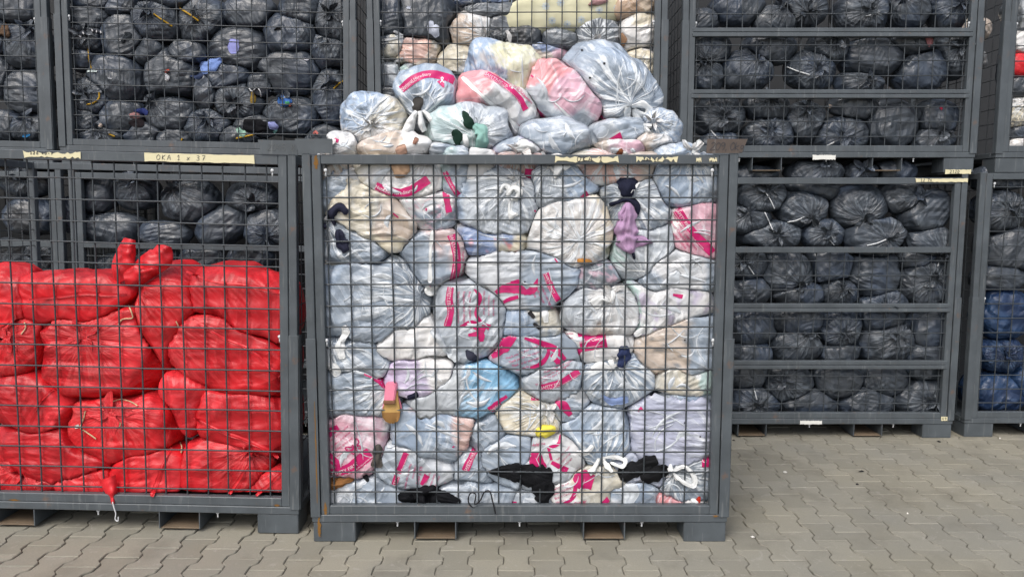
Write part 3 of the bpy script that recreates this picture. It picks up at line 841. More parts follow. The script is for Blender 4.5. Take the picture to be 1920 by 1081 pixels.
def add_knot(b):
    """the gathered neck with its ruffled end"""
    r = random.Random(int(b.seed * 100)); nr, na = 7, 30
    size = (0.042 if b.mat == 'film' else 0.052) * b.knot_size
    d = b.d * 0.8 + np.array([r.uniform(-.5, .5), 0, r.uniform(-.45, .35)]); d /= np.linalg.norm(d)
    e1 = np.cross(d, [0, 0, 1.0]) if abs(d[2]) < .9 else np.cross(d, [1.0, 0, 0]); e1 /= np.linalg.norm(e1); e2 = np.cross(d, e1)
    ph0, fq = r.uniform(0, 6), r.choice((3, 4, 5))
    co, fo = [], []
    for i in range(nr):
        t = i / (nr - 1)
        rr = (0.010 + 0.75 * t ** 1.4 * size)
        for k in range(na):
            a = 2 * math.pi * k / na
            ru = 1 + 0.55 * t * math.sin(fq * a + ph0) + .25 * t * math.sin(2 * fq * a + ph0 * 2)
            h = (0.012 + t * size * (0.75 + 0.5 * math.sin(2 * a + ph0) + .25 * math.sin(5 * a))) - 0.02
            h = min(h, 0.045)
            co.append(b.pole + d * h + (e1 * math.cos(a) + e2 * math.sin(a)) * rr * ru)
            fo.append((math.cos(a) + b.seed, math.sin(a), t * .3))
    q = [(i * na + k, i * na + (k + 1) % na, (i + 1) * na + (k + 1) % na, (i + 1) * na + k) for i in range(nr - 1) for k in range(na)]
    co = np.array(co)
    if b.quilt is not None and b.quilt is not False: co[:, 1] = np.maximum(co[:, 1], b.Yf - 0.012)
    me = mesh_from('knot', co - b.cen, q)
    c = b.col * (1.0 if b.mat != 'film' else .15) + (PAL['w'] * .85 if b.mat == 'film' else 0)
    attr(me, 'Col', 'FLOAT_COLOR', np.tile(np.append(c, 1), (len(co), 1)))
    attr(me, 'fold', 'FLOAT_VECTOR', np.array(fo)); attr(me, 'gather', 'FLOAT', np.full(len(co), .9))
    link('knot', me, M[b.mat], b.o)
def build(bags, extra=()):
    for b in bags: bag_shape(b, list(bags) + list(extra))
def bvh(b):
    if b._bvh is None:
        V = [Vector(p) for p in b.P]
        b._bvh = BVHTree.FromPolygons(V, [tuple(int(i) for i in f) for f in b.Q] + [tuple(int(i) for i in f) for f in b.T])
    return b._bvh
EYE = Vector((0, 0, CAM_H))
def hit(bags, px, py):
    d = ray(px, py).normalized(); best = None
    for b in bags:
        h = bvh(b).ray_cast(EYE, d)
        if h[0] is not None and (best is None or h[3] < best[2]): best = (h[0], h[1], h[3], b)
    return best, d
def ribbon_px(path, widths, step=3.0, nv=None):
    path = [(x, y, 0) for x, y in path]
    L = sum(math.hypot(path[i + 1][0] - path[i][0], path[i + 1][1] - path[i][1]) for i in range(len(path) - 1))
    n = max(4, int(L / step)); C = smooth_path(path, n)[:, :2]
    ws = widths if hasattr(widths, '__len__') else [widths, widths]
    W = np.interp(np.linspace(0, 1, n + 1), np.linspace(0, 1, len(ws)), ws)
    T = np.gradient(C, axis=0); T /= np.maximum(np.linalg.norm(T, axis=1), 1e-6)[:, None]
    Nn = np.stack([T[:, 1], -T[:, 0]], 1)
    nv = nv or max(3, int(max(ws) / step) + 1)
    v = np.linspace(-.5, .5, nv)
    G = C[:, None, :] + Nn[:, None, :] * (W[:, None] * v[None, :])[..., None]
    return G, n + 1, nv
def grid_quads(nu, nv, keep=None):
    out = []
    for i in range(nu - 1):
        for j in range(nv - 1):
            f = (i * nv + j, i * nv + j + 1, (i + 1) * nv + j + 1, (i + 1) * nv + j)
            if keep is None or all(keep[k] for k in f): out.append(f)
    return out
def flip_to_eye(co, quads):
    if not quads: return quads
    a, b_, c, _ = [np.array(co[i]) for i in quads[len(quads) // 2]]
    n_ = np.cross(b_ - a, c - a)
    return quads if np.dot(n_, np.array(EYE) - a) > 0 else [tuple(reversed(f)) for f in quads]
def band(b, path, widths, name='printed_band', mat='print', off=0.0022, label=None):
    """flat print lying on the bag's own film"""
    rj = random.Random(int(path[0][0] * 7 + path[0][1]))
    if len(path) > 2 and (max(widths) if hasattr(widths, '__len__') else widths) > 5:
        base = list(widths) if hasattr(widths, '__len__') else [widths] * 9
        if len(base) < 9: base = list(np.interp(np.linspace(0, 1, 9), np.linspace(0, 1, len(base)), base))
        widths = [w * rj.uniform(.76, .98) for w in base]
    G, nu, nv = ribbon_px(path, widths, 3.0)
    co, keep = [], []
    for x, y in G.reshape(-1, 2):
        h, d = hit([b], x, y)
        if h is None: co.append((0, 0, 0)); keep.append(False)
        else: co.append(tuple(h[0] - d * off)); keep.append(True)
    q = flip_to_eye(co, grid_quads(nu, nv, keep))
    if not q: return None
    used = sorted({i for f in q for i in f}); mp = {k: i for i, k in enumerate(used)}
    me = mesh_from(name, np.array([co[i] for i in used]) - b.cen, [tuple(mp[i] for i in f) for f in q])
    o = link(name, me, M[mat] if isinstance(mat, str) else mat, b.o)
    if label: o['label'] = label
    return o
_txt = {}
def text_geo(s):
    if s not in _txt:
        cu = bpy.data.curves.new('lettering', 'FONT'); cu.body = s; cu.size = 1.0; cu.resolution_u = 2
        ob = bpy.data.objects.new('lettering', cu); COL.objects.link(ob)
        dg = bpy.context.evaluated_depsgraph_get(); dg.update()
        me = ob.evaluated_get(dg).to_mesh()
        v = [(p.co.x, p.co.y) for p in me.vertices]; f = [tuple(p.vertices) for p in me.polygons]
        ob.evaluated_get(dg).to_mesh_clear()
        bpy.data.objects.remove(ob); bpy.data.curves.remove(cu)
        _txt[s] = (v, f)
    return _txt[s]
def text_on(b, s, path, size, parent=None, mat='print', off=0.0036, fit=True):
    v, f = text_geo(s)
    n = 40; C = smooth_path([(x, y, 0) for x, y in path], n)[:, :2]
    ds = np.concatenate([[0], np.cumsum(np.linalg.norm(np.diff(C, axis=0), axis=1))])
    wmax = max(p[0] for p in v)
    k = min(size, ds[-1] / wmax) if fit else size
    T = np.gradient(C, axis=0); T /= np.maximum(np.linalg.norm(T, axis=1), 1e-6)[:, None]
    co, keep = [], []
    for x, y in v:
        s_ = x * k; cx = np.interp(s_, ds, C[:, 0]); cy = np.interp(s_, ds, C[:, 1]); tx = np.interp(s_, ds, T[:, 0]); ty_ = np.interp(s_, ds, T[:, 1])
        yy = (y - 0.35) * size
        h, d = hit([b], cx + ty_ * yy, cy - tx * yy)
        if h is None: co.append((0, 0, 0)); keep.append(False)
        else: co.append(tuple(np.array(h[0] - d * off) - b.cen)); keep.append(True)
    ff = [t for t in f if all(keep[i] for i in t)]
    if not ff: return
    me = bpy.data.meshes.new('lettering'); me.from_pydata(co, [], ff); me.update()
    o = link('lettering', me, M[mat], parent or b.o)
def drape(bags, path, widths, name, label, cat, color, bulge=0.012, off=0.006, parent=None, Y=None, mat=None, group=None, wr=0.004, step=3.0, nv=None, edge=0.0, seed=0, ymin=None):
    """a piece of cloth or loose film lying on the bags: follows them, thick in the middle, tucked in at the edge"""
    L_ = sum(math.hypot(path[i + 1][0] - path[i][0], path[i + 1][1] - path[i][1]) for i in range(len(path) - 1))
    ws_ = np.array(widths if hasattr(widths, '__len__') else [widths, widths], float)
    if ws_.max() > 7 and wr > 0:
        tt_ = np.linspace(0, 1, 25); wv = np.interp(tt_, np.linspace(0, 1, len(ws_)), ws_)
        ends = np.minimum(1, np.minimum(tt_, 1 - tt_) * L_ / np.maximum(wv * .35, 1) + .45) ** .5
        rw = noise(np.stack([tt_ * L_ * .09 + seed, np.full(25, seed * .7), np.zeros(25)], 1))
        widths = list(wv * ends * (1 + .45 * rw))
    G, nu, nv = ribbon_px(path, widths, step, nv)
    nv_ = nv
    pts = G.reshape(-1, 2); ds = np.full(len(pts), np.nan); D = []
    for k, (x, y) in enumerate(pts):
        h, d = hit(bags, x, y); D.append(d)
        if h is not None: ds[k] = h[2]
    if np.all(np.isnan(ds)):
        ds[:] = [(at(x, y, Y or 3.5) - EYE).length for x, y in pts]
    med = np.nanmedian(ds); ds = np.where(np.isnan(ds), med, ds)
    ds = np.clip(ds, med - .12, med + .10)
    g = ds.reshape(nu, nv_)
    for _ in range(6):
        gp = np.pad(g, 1, mode='edge'); sm = (gp[:-2, 1:-1] + gp[2:, 1:-1] + gp[1:-1, :-2] + gp[1:-1, 2:]) / 4
        g = np.minimum(g, 0.5 * g + 0.5 * sm)
    v = np.linspace(-1, 1, nv_)[None, :]; u = np.linspace(-1, 1, nu)[:, None]
    prof = np.clip(1 - v ** 2, 0, 1) ** .5 * np.clip(1 - np.abs(u) ** 4, 0, 1) ** .5
    nzv = noise(np.concatenate([pts * 0.07 + seed, np.full((len(pts), 1), seed * 1.7 + len(path))], 1)).reshape(nu, nv_)
    nz2 = ridge(np.concatenate([pts * 0.045 + seed * 3, np.full((len(pts), 1), seed + 4.0)], 1)).reshape(nu, nv_)
    uu = np.repeat(np.linspace(0, 1, nu)[:, None], nv_, 1) * L_ * .022; vv = np.repeat(v, nu, 0) * max(ws_) * .075
    nz3 = ridge(np.stack([uu.ravel() + seed, (vv + .6 * uu).ravel(), np.full(nu * nv_, seed * 2.1)], 1)).reshape(nu, nv_)
    o_ = off * np.where(prof > 0.02, 1, 1.0) + bulge * prof * (.75 + .35 * nz3) + wr * (nzv + .8 * nz2 + .7 * nz3) * prof - edge
    g = g - o_
    co = [tuple(EYE + d * t) for d, t in zip(D, g.ravel())]
    co = np.array(co)
    if ymin is not None: co[:, 1] = np.maximum(co[:, 1], ymin)
    q = flip_to_eye(co, grid_quads(nu, nv_))
    # a rim folded back so the piece has thickness
    rim = [i * nv_ for i in range(nu)] + [(nu - 1) * nv_ + j for j in range(1, nv_)] + [i * nv_ + nv_ - 1 for i in range(nu - 2, -1, -1)] + [j for j in range(nv_ - 2, 0, -1)]
    nb = len(co); back = [co[i] + np.array(D[i]) * (off + 0.004) for i in rim]
    co = np.concatenate([co, np.array(back)])
    for k in range(len(rim)):
        a, c = rim[k], rim[(k + 1) % len(rim)]
        q.append((a, c, nb + (k + 1) % len(rim), nb + k))
    m_ = mat if mat else cloth_mat(color)
    if parent is not None:
        me = mesh_from(name, co - parent.cen, q)
        return link(name, me, m_, parent.o)
    c0 = co.mean(0)
    me = mesh_from(name, co - c0, q)
    o = link(name, me, m_, loc=Vector(c0))
    return tag(o, label, cat, group)
class Host:
    def __init__(self, o): self.o, self.cen = o, np.array(o.location)
def string_on(bags, path, r_px, name, mat, parent, off=0.006, n=None):
    C = smooth_path([(x, y, 0) for x, y in path], n or max(6, int(4 * len(path))))[:, :2]
    pts, last = [], None
    for x, y in C:
        h, d = hit(bags, x, y)
        if h: last = h[2] if last is None else min(h[2], last + .04)
        pts.append((x, y, last, d))
    first = next((p[2] for p in pts if p[2]), None)
    if first is None: return
    P = [EYE + d * ((t or first) - off) for x, y, t, d in pts]
    s = m_per_px(path[0][1], P[0].y)
    co, q = tube_arrays(P, r_px * s, 5)
    me = mesh_from(name, np.array(co) - parent.cen, q)
    return link(name, me, M[mat] if isinstance(mat, str) else mat, parent.o)

def film_folds(b, n, seed):
    """loose creases and flaps of the bag's own film"""
    r = random.Random(seed)
    s = m_per_px(b.py, b.Yf)
    for k in range(n):
        rx, ry = b.rx * .75, b.ry * .75
        x, y = b.px + r.uniform(-.7, .7) * rx, b.py + r.uniform(-.7, .7) * ry
        a = r.uniform(0, 6.28); L = r.uniform(.3, 1.0) * min(rx, ry) * 2; cv = r.uniform(-.5, .5)
        pts = [(x + math.cos(a + cv * (t - .5) * 2) * L * (t - .5), y + math.sin(a + cv * (t - .5) * 2) * L * (t - .5)) for t in (0, .33, .66, 1)]
        ok_ = [hit(b.grp, *p)[0] for p in pts]
        if any(h is None or h[3] is not b for h in ok_): continue
        w = r.choice((2.2, 2.6, 3, 3.4, 4, 7, 11))
        drape([b], pts, [1.2, w, w * .8, 1.0], 'film_fold', None, None, None, (.0022 + .0005 * w) if w < 6 else .005, -.0008, parent=b, mat=M['fold_film'], seed=r.uniform(0, 50), wr=.002, step=2.5, nv=5 if w < 6 else 7)

def ear(path, w, seed, Y, host, mat, name='neck_film'):
    """a crumpled tongue of film standing free of the bag"""
    G, nu, nv = ribbon_px(path, w, 3.5)
    co = []
    for k, (x, y) in enumerate(G.reshape(-1, 2)):
        i, j = divmod(k, nv); v = j / (nv - 1) * 2 - 1; u = i / (nu - 1)
        nz = noise(np.array([[x * .05 + seed, y * .05, seed]]))[0]; n2 = ridge(np.array([[x * .03 + seed, y * .06, seed + 3]]))[0]
        co.append(at(x, y, Y - 0.035 * (1 - v * v) * (0.4 + .6 * math.sin(u * 3.14)) + 0.014 * nz + .012 * n2))
    nb = len(co)
    for p in list(co): co.append(p + Vector((0, 0.012, 0)))
    q = grid_quads(nu, nv); q = flip_to_eye([tuple(c) for c in co], q)
    q += [tuple(nb + i for i in reversed(f)) for f in list(q)]
    co = np.array([tuple(c) for c in co])
    link(name, mesh_from(name, co - host.cen, q), mat, host.o)
# ------------------------------------------------------------------ the front cage of clear charity bags
YA = 3.445 + 0.052
QA = (-0.813, 0.1, 0.2415, 0.1012)
A = {}
def CB(id, px, py, rx, ry, label, **k):
    k.setdefault('Yf', YA); k.setdefault('quilt', QA); k.setdefault('zfloor', 0.14)
    k.setdefault('grow', 1.22); k.setdefault('flat', .76); k.setdefault('fold_amt', .8 if k.get('kn') else 1.15); k.setdefault('xlim', (-0.922, 0.998)); k.setdefault('lump', 1.15)
    A[id] = mk(px, py, rx, ry, label, **k)
# under the top rail
CB('c1', 628, 332, 46, 42, 'small bag of peach cloth in the top corner under the rail', kn=(-.15, .75), pal='be pe w', veil=.3)
CB('c2', 752, 335, 82, 42, 'white and cream bag with a pink lettered band and tan cloth on top', pal='w cr w', veil=.2, kn=(.7, .5), knot=False)
CB('c3', 856, 335, 36, 55, 'narrow grey bag with a thin pink stripe beside the lettered cream bag', pal='lg g mi', veil=.55)
CB('c4', 897, 322, 34, 44, 'bag of grey lace and peach cloth below the teal rag', pal='pb w pe', veil=.3, grad=0, pattern=('w', 9, .1))
CB('c5', 972, 318, 58, 34, 'cream bag with radiating gathers tight under the rail', pal='cr pe g', kn=(0, .55), veil=.3, Y=.03)
CB('c6', 1050, 348, 62, 48, 'pale grey bag with a white film flag and pink corner patch', pal='lg pb g', kn=(-.25, .55), veil=.5)
CB('c7', 1158, 316, 88, 34, 'beige bag pressed flat under the tape on the rail', pal='be cr pe', kn=(-.3, .3), veil=.3, Y=.04, knot=False)
CB('c8', 1292, 338, 62, 45, 'grey blue bag gathered at its top in the corner by the post', pal='g pb lg', kn=(-.05, .7), veil=.5)
# second rank
CB('c9', 655, 362, 66, 52, 'white and pale blue bag above the one tied with navy cloth', pal='w pb g', veil=.35, grad=200)
CB('c10', 697, 402, 86, 56, 'big cream bag lying aslant with a short red dash on it', rot=32, pal='cr be cr', veil=.16)
CB('c11', 808, 388, 64, 46, 'grey bag with white lace and a short pink bar', pal='w w g', grad=-70, veil=.3, pattern=('pk', 10, .25))
CB('c12', 930, 378, 76, 60, 'grey bag with a white tied bow in its middle', pal='g pb lg', kn=(.4, .42), veil=.5, knot_size=.7)
CB('c13', 1184, 385, 78, 68, 'grey bag tied with navy cloth over a lilac hoodie', pal='g lg g', kn=(-.12, .28), veil=.6, gather=1.15, knot=False)
CB('c14', 1300, 425, 50, 66, 'coral pink bag with a slanting pink safety band', rot=-12, pal='co co pk w', veil=.12, grad=240)
CB('c15', 665, 450, 70, 64, 'grey bag tied with navy cloth by the left stile', pal='g g pb', kn=(-.48, .35), veil=.6, gather=1.2, knot_size=.7)
CB('c16', 922, 440, 76, 46, 'bag with blue and yellow printed cloth inside', pal='w bl bl ye cr', veil=.08, grad=-30, pattern=('co', 5, .42))
CB('c17', 1068, 432, 74, 62, 'plump white bag of cream cloth without any print', pal='w cr w lg', kn=(.2, -.25), veil=.12, knot=False)
CB('c18', 808, 488, 78, 78, 'grey bag with a tall pink safety band along its edge', pal='g g pe cr', grad=-15, veil=.55)
CB('c19', 1212, 455, 68, 62, 'bag with lilac and white cloth below the lilac hoodie', pal='mi lg w li', grad=20, kn=(-.1, -.75), veil=.35, knot=False)
# third rank
CB('c20', 655, 512, 60, 30, 'white bag with red lettering squeezed above the big blue grey bag', pal='w cr w', veil=.2, Y=.03)
CB('c21', 695, 562, 102, 74, 'big blue grey bag filling two cells by the left stile', kn=(.8, .1), knot=False, pal='pb g bl g', veil=.55, lump=1.4)
CB('c22', 982, 525, 100, 66, 'pale grey bag with a large pink winged figure', pal='pb g lg w', grad=200, veil=.6)
CB('c23', 1113, 530, 50, 52, 'grey bag with pink flowers showing through', pal='g md g', veil=.4, pattern=('pk', 5, .12))
CB('c24', 1275, 508, 76, 46, 'grey and white bag with a loose film fold below the coral bag', pal='g lg w', rot=-8, veil=.5)
CB('c25', 885, 595, 66, 68, 'bag covered in pink lettering and a pink ribbon curve', pal='lg pk lg g', veil=.45, lump=.7)
CB('c26', 1128, 580, 70, 44, 'white bag tied with two upright film ears', pal='w lg be', kn=(.25, .5), veil=.35, knot_size=.8)
CB('c27', 1240, 575, 84, 56, 'bag with pastel print and a crinkled white cloth', pal='mi pk w w', grad=0, veil=.3, pattern=('li', 6, .2))
# fourth rank
CB('c28', 998, 600, 66, 42, 'bag of cream cloth with black and white scraps', pal='cr pb be g', veil=.28, lump=1.4)
CB('c29', 775, 628, 78, 50, 'white topped bag with cream cloth beside the pink lettered bag', pal='g w be w', grad=10, veil=.2)
CB('c30', 680, 665, 82, 58, 'grey bag with white film tails by the left stile', pal='g pb lg', kn=(-.6, .5), veil=.6, knot=False)
CB('c31', 1008, 655, 90, 46, 'crumpled bag with crossing pink ribbons', pal='lg g pk', veil=.45, lump=1.3)
CB('c32', 1118, 642, 74, 38, 'white bag with a square pink lettered patch', pal='w w lg', veil=.2)
CB('c33', 1268, 640, 78, 60, 'bag of tan cloth and spotted lace by the right stile', pal='be pe w g', grad=12, veil=.2, pattern=('md', 9, .38))
CB('c34', 790, 702, 62, 36, 'bag of pale lilac cloth left of the bright blue one', pal='li li w', veil=.15)
CB('c35', 868, 732, 98, 56, 'long bag with bright blue and grey cloth inside', rot=-12, pal='g sky sky lg sky pb', veil=.18, lump=1.2)
CB('c36', 1038, 706, 64, 52, 'grey bag lettered in pink with a safety band across', pal='g lg w', veil=.5)
CB('c37', 1157, 708, 74, 58, 'grey bag gathered below a navy cloth tail', pal='g g pb', kn=(-.05, .42), veil=.62, gather=1.2, knot_size=.8)
CB('c38', 1285, 705, 58, 42, 'bag of white and mint cloth by the right stile', pal='cr w mi', grad=20, veil=.35)
# fifth rank
CB('c39', 668, 728, 88, 58, 'grey bag with a pink ribbon badge above the shoe', pal='g g pb', veil=.62, kn=(.75, .2), knot=False)
CB('c40', 668, 818, 72, 82, 'rosy white bag with lettering and a pink butterfly', pal='w pk pk w', grad=80, veil=.2)
CB('c41', 818, 800, 78, 58, 'bag of peach cloth over grey below the bright blue one', pal='g pb pe pe', grad=75, veil=.3)
CB('c42', 985, 778, 64, 52, 'cream bag with white tied ears above the yellow scrap', pal='cr cr w', kn=(.55, .2), veil=.12, knot_size=.7)
CB('c43', 918, 808, 46, 46, 'plain grey bag wedged between the peach and the cream bags', pal='g md g', veil=.6, Y=.03)
CB('c44', 1122, 808, 76, 64, 'grey bag with long pleats ending in a white bow', pal='g g pb', kn=(.05, -.72), veil=.6, gather=1.3, knot=False)
CB('c45', 1256, 800, 78, 76, 'large smooth lavender bag by the right stile', pal='la la pb', veil=.25, lump=.6, fold_amt=.6)
CB('c46', 1062, 750, 40, 40, 'small bag with two pink patches above the yellow scrap', pal='g lg w', veil=.5)
CB('c48', 1270, 752, 66, 28, 'flat bag with pale blue film over the lavender bag', pal='pb lg mi', veil=.5, Y=.01)
# lowest ranks
CB('c47', 786, 868, 84, 60, 'pale bag with a slim pink safety band and a phone line', pal='lg g w', veil=.6, lump=.7)
CB('c49', 890, 862, 44, 52, 'grey bag with a steep pink safety band in the middle', pal='lg g', veil=.55)
CB('c50', 955, 855, 54, 50, 'smooth grey bag with a shiny folded film lip', pal='g pb', veil=.7, lump=.6)
CB('c51', 1030, 862, 66, 54, 'bag with large pink wings above the black garment', pal='lg w cr', veil=.35)
CB('c52', 1095, 912, 80, 52, 'cream bag with a big pink blot at the bottom', pal='cr w lg', veil=.25)
CB('c53', 1200, 875, 62, 50, 'grey bag half hidden by black trousers', pal='la g be', veil=.5, Y=.02)
CB('c54', 1282, 885, 58, 50, 'speckled grey bag with a big white film loop', pal='g lg md', kn=(-.4, .15), veil=.45, knot_size=.5)
CB('c55', 680, 925, 82, 36, 'flattened grey bag on the floor in the left corner', pal='lg g w', veil=.6)
CB('c56', 890, 928, 76, 32, 'flattened grey bag on the floor behind the black cord', pal='lg g', veil=.6, Y=.01)
CB('c57', 985, 932, 66, 26, 'flattened pale bag on the floor under the black garment', pal='w lg', veil=.5)
CB('c58', 1168, 925, 62, 38, 'crumpled bag of striped cloth with a loose grey film flap', pal='w pb g', veil=.5)
CB('c59', 1265, 932, 72, 30, 'coral and white bag on the floor in the right corner', pal='g co co w', grad=0, veil=.2)
# heaped above the rail
YT = 3.445 + 0.03
def TB(id, px, py, rx, ry, label, **k):
    k.setdefault('Yf', YT); k.setdefault('quilt', False); k.setdefault('group', 'clear bags heaped above the rail'); k.setdefault('Y', 0.06); k.setdefault('zfloor', 1.62)
    A[id] = mk(px, py, rx, ry, label, **k)
TB('t1', 702, 232, 60, 54, 'round bag of white flowered cloth at the left end of the heap', pal='w cr w pb', kn=(.05, -.1), veil=.15, pattern=('md', 9, .38), knot_size=.8, Y=.10)
TB('t2', 800, 185, 62, 54, 'grey bag capped with a curved pink lettered band', pal='pb lg g', kn=(-.1, -.55), veil=.62, gather=1.1, knot=False, Y=.14)
TB('t3', 880, 245, 74, 46, 'bag of green tinted cloth with a teal rag hanging out', pal='gn mi lg lg', grad=0, kn=(.15, -.2), veil=.55, Y=.07, knot=False)
TB('t4', 932, 198, 82, 58, 'bag of coral and navy cloth with a white strap across', rot=30, pal='pk nv co bl w w', grad=55, veil=.32, Y=.13)
TB('t5', 950, 128, 78, 44, 'bag of cream knitwear and grey lace on top of the heap', rot=22, pal='pb li ly ly', grad=-8, veil=.14, pattern=('w', 8, .3), Y=.22)
TB('t6', 1050, 182, 82, 54, 'bag of coral pink cloth with a small red dash on its film', rot=36, pal='lg co pk co', grad=70, veil=.28, Y=.16)
TB('t7', 1150, 164, 100, 68, 'largest grey bag with air holes at the top of the heap', rot=38, pal='g pb g', kn=(.30, -.38), veil=.75, gather=1.3, lump=.7, knot=False, Y=.18)
TB('t8', 1052, 262, 78, 36, 'smooth grey bag lying on the rail below the coral one', rot=8, pal='lg g g', veil=.7, lump=.6, Y=.05)
TB('t9', 1236, 245, 40, 36, 'small grey bag with a white flower print above the right rail end', rot=20, pal='lg pb', kn=(-.4, .3), veil=.5, pattern=('w', 11, .1), Y=.07, knot_size=.6)
TB('t10', 1162, 252, 56, 30, 'grey bag under the white bow of the largest bag', pal='g lg be', veil=.6, Y=.08)
TB('t11', 738, 278, 74, 30, 'pinkish white bag sagging over the rail on the left', pal='w be w', veil=.2, Y=.04)
TB('t12', 645, 272, 30, 26, 'small white bag with a pink print at the left end of the heap', pal='w pb', veil=.3, Y=.05)
TB('t13', 1165, 282, 58, 22, 'pinkish bag with a brown scrap sagging over the taped rail', pal='pk w be', veil=.3, Y=.03)
TB('t14', 845, 285, 50, 20, 'low grey bag on the rail under the teal rag', pal='lg w g', veil=.5, Y=.04)
TB('t15', 1262, 288, 46, 18, 'low pale bag on the rail beside the white paper strip', pal='pb lg', veil=.6, Y=.04)
TB('t16', 965, 280, 60, 24, 'low grey lilac bag on the rail behind the white film scrap', pal='g li w', veil=.5, Y=.05)
TB('t17', 1220, 270, 46, 22, 'low bag of white cloth on the rail beneath the flower print bag', pal='w be', veil=.3, Y=.05)
allA = list(A.values())
build(allA)
for i_, b_ in enumerate(allA):
    b_.grp = allA
    film_folds(b_, 7 if b_.rx > 60 else 4, i_ + 3)

# print on the film -------------------------------------------------------------
def line(id, s, path, size=6): text_on(A[id], s, path, size)
def lettered(id, path, w, s, size, sub=None, **k):
    o = band(A[id], path, w, **k)
    if o is None: return
    text_on(A[id], s, path, size, parent=o, mat='white_print', off=0.0042)
    if sub:
        G, nu, nv = ribbon_px(path, w)
        n = min(nu, 12)
        idx = np.linspace(0, nu - 1, n).astype(int)
        w_ = w if not hasattr(w, '__len__') else w[0]
        pts = [(G[i, nv // 2, 0] + (G[i, 0, 0] - G[i, -1, 0]) * .32, G[i, nv // 2, 1] + (G[i, 0, 1] - G[i, -1, 1]) * .32) for i in idx]
        text_on(A[id], sub, pts, size * .45, parent=o, mat='white_print', off=0.0042)
def logo(id, x, y, r, o=None, mat='white_print'):
    """looped ribbon badge"""
    pth = [(x - r * .7, y + r), (x + r * .1, y), (x + r * .45, y - r * .7), (x, y - r * 1.05), (x - r * .45, y - r * .7), (x - r * .1, y), (x + r * .7, y + r)]
    band(A[id], pth, r * .34, name='printed_badge', mat=mat, off=0.0046)
def butterfly(id, x, y, r, a=0):
    c, s = math.cos(rad(a)), math.sin(rad(a))
    def T(p): return [(x + (u * c - v * s) * r, y + (u * s + v * c) * r) for u, v in p]
    for sg in (-1, 1):
        band(A[id], T([(sg * .08, 0), (sg * .6, -.6), (sg * 1.0, -.7), (sg * .9, -.1), (sg * .1, .05)]), r * .16, name='printed_butterfly')
        band(A[id], T([(sg * .08, .05), (sg * .7, .25), (sg * .6, .7), (sg * .1, .2)]), r * .16, name='printed_butterfly')
    band(A[id], T([(0, -.4), (0, .6)]), r * .14, name='printed_butterfly')
SAFE = 'SAFETY FIRST'; SUB = 'To avoid danger of suffocation keep this bag away from babies'
THANKS = 'Thank you for your support'
lettered('c2', [(704, 349), (735, 361), (768, 358), (803, 336)], 20, 'National Hereditary', 9, 'Breast Cancer Helpline')
logo('c2', 722, 352, 6)
lettered('c3', [(834, 322), (848, 350), (866, 374)], 11, 'Breast Cancer Helpline', 5)
band(A['c11'], [(833, 345), (837, 370), (842, 398)], 13)
band(A['c11'], [(856, 398), (864, 388)], [4, 14])
band(A['c5'], [(984, 326), (1006, 328)], 20)
band(A['c6'], [(1086, 378), (1105, 366)], [10, 20])
band(A['c12'], [(1004, 398), (1014, 386)], 8)
lettered('c14', [(1268, 392), (1298, 434), (1336, 474)], 19, SAFE, 8, SUB)
for k, s in enumerate((THANKS, 'Breast Cancer Helpline', 'Unwanted clothes')):
    line('c14', s, [(1262 - k * 4, 402 + k * 12), (1312 - k * 5, 476 + k * 4)], 7)
lettered('c18', [(846, 440), (855, 470), (856, 500), (848, 535)], 17, SAFE, 8, SUB)
line('c18', THANKS, [(868, 470), (870, 500), (864, 528)], 6)
lettered('c25', [(845, 538), (842, 562), (845, 585), (838, 612)], 15, SAFE, 7, SUB)
for k, s in enumerate((THANKS, 'Please leave out for collection', 'Registered charity')):
    line('c25', s, [(859 + k * 11, 546), (860 + k * 11, 606)], 7)
band(A['c25'], [(889, 542), (900, 556), (895, 576), (893, 590), (905, 606), (918, 614)], [3, 9, 7, 8, 6, 12])
band(A['c25'], [(862, 612), (885, 608), (910, 618)], [4, 20, 16])
band(A['c25'], [(878, 628), (900, 626), (903, 640)], [6, 16, 10])
for k in range(3): line('c25', 'Help line open all year', [(908 + k * 9, 545 + k * 8), (908 + k * 9, 592)], 5)
band(A['c22'], [(920, 554), (945, 541), (968, 540), (988, 548)], [3, 18, 26, 8])
band(A['c22'], [(958, 532), (974, 528)], 10)
band(A['c22'], [(936, 572), (952, 562), (972, 556)], [4, 9, 8])
band(A['c22'], [(982, 550), (1000, 542), (1008, 522)], [8, 18, 2])
lettered('c22', [(1023, 512), (1034, 540), (1050, 568), (1066, 584)], 14, SAFE, 7, SUB)
for k, s in enumerate((THANKS, 'Breast Cancer', 'Helpline')):
    line('c22', s, [(1012 - k * 9, 528 + k * 4), (1036 - k * 9, 578 + k * 2)], 7)
band(A['c20'], [(640, 514), (660, 506), (684, 500)], 11)
line('c20', THANKS, [(610, 515), (634, 505)], 6)
lettered('c31', [(918, 660), (945, 646), (968, 628)], [30, 32, 8], 'Helpline', 8)
logo('c31', 926, 652, 6)
band(A['c31'], [(984, 632), (1018, 644), (1040, 654), (1062, 676)], [8, 13, 14, 8])
band(A['c31'], [(994, 690), (1016, 680), (1028, 662), (1026, 646)], [5, 10, 8, 5])
band(A['c31'], [(1034, 664), (1050, 680), (1076, 682)], [8, 14, 10])
for k in range(4): line('c31', THANKS, [(948 + k * 6, 672 + k * 7), (1012 + k * 2, 646 + k * 11)], 6)
lettered('c32', [(1086, 641), (1136, 632)], 38, 'Breast Cancer', 8, 'National Hereditary Helpline')
band(A['c32'], [(1068, 664), (1086, 656), (1080, 676)], [3, 9, 3])
for k in range(4): line('c32', 'Unwanted clothes', [(1038, 626 + k * 8), (1076, 624 + k * 8)], 5)
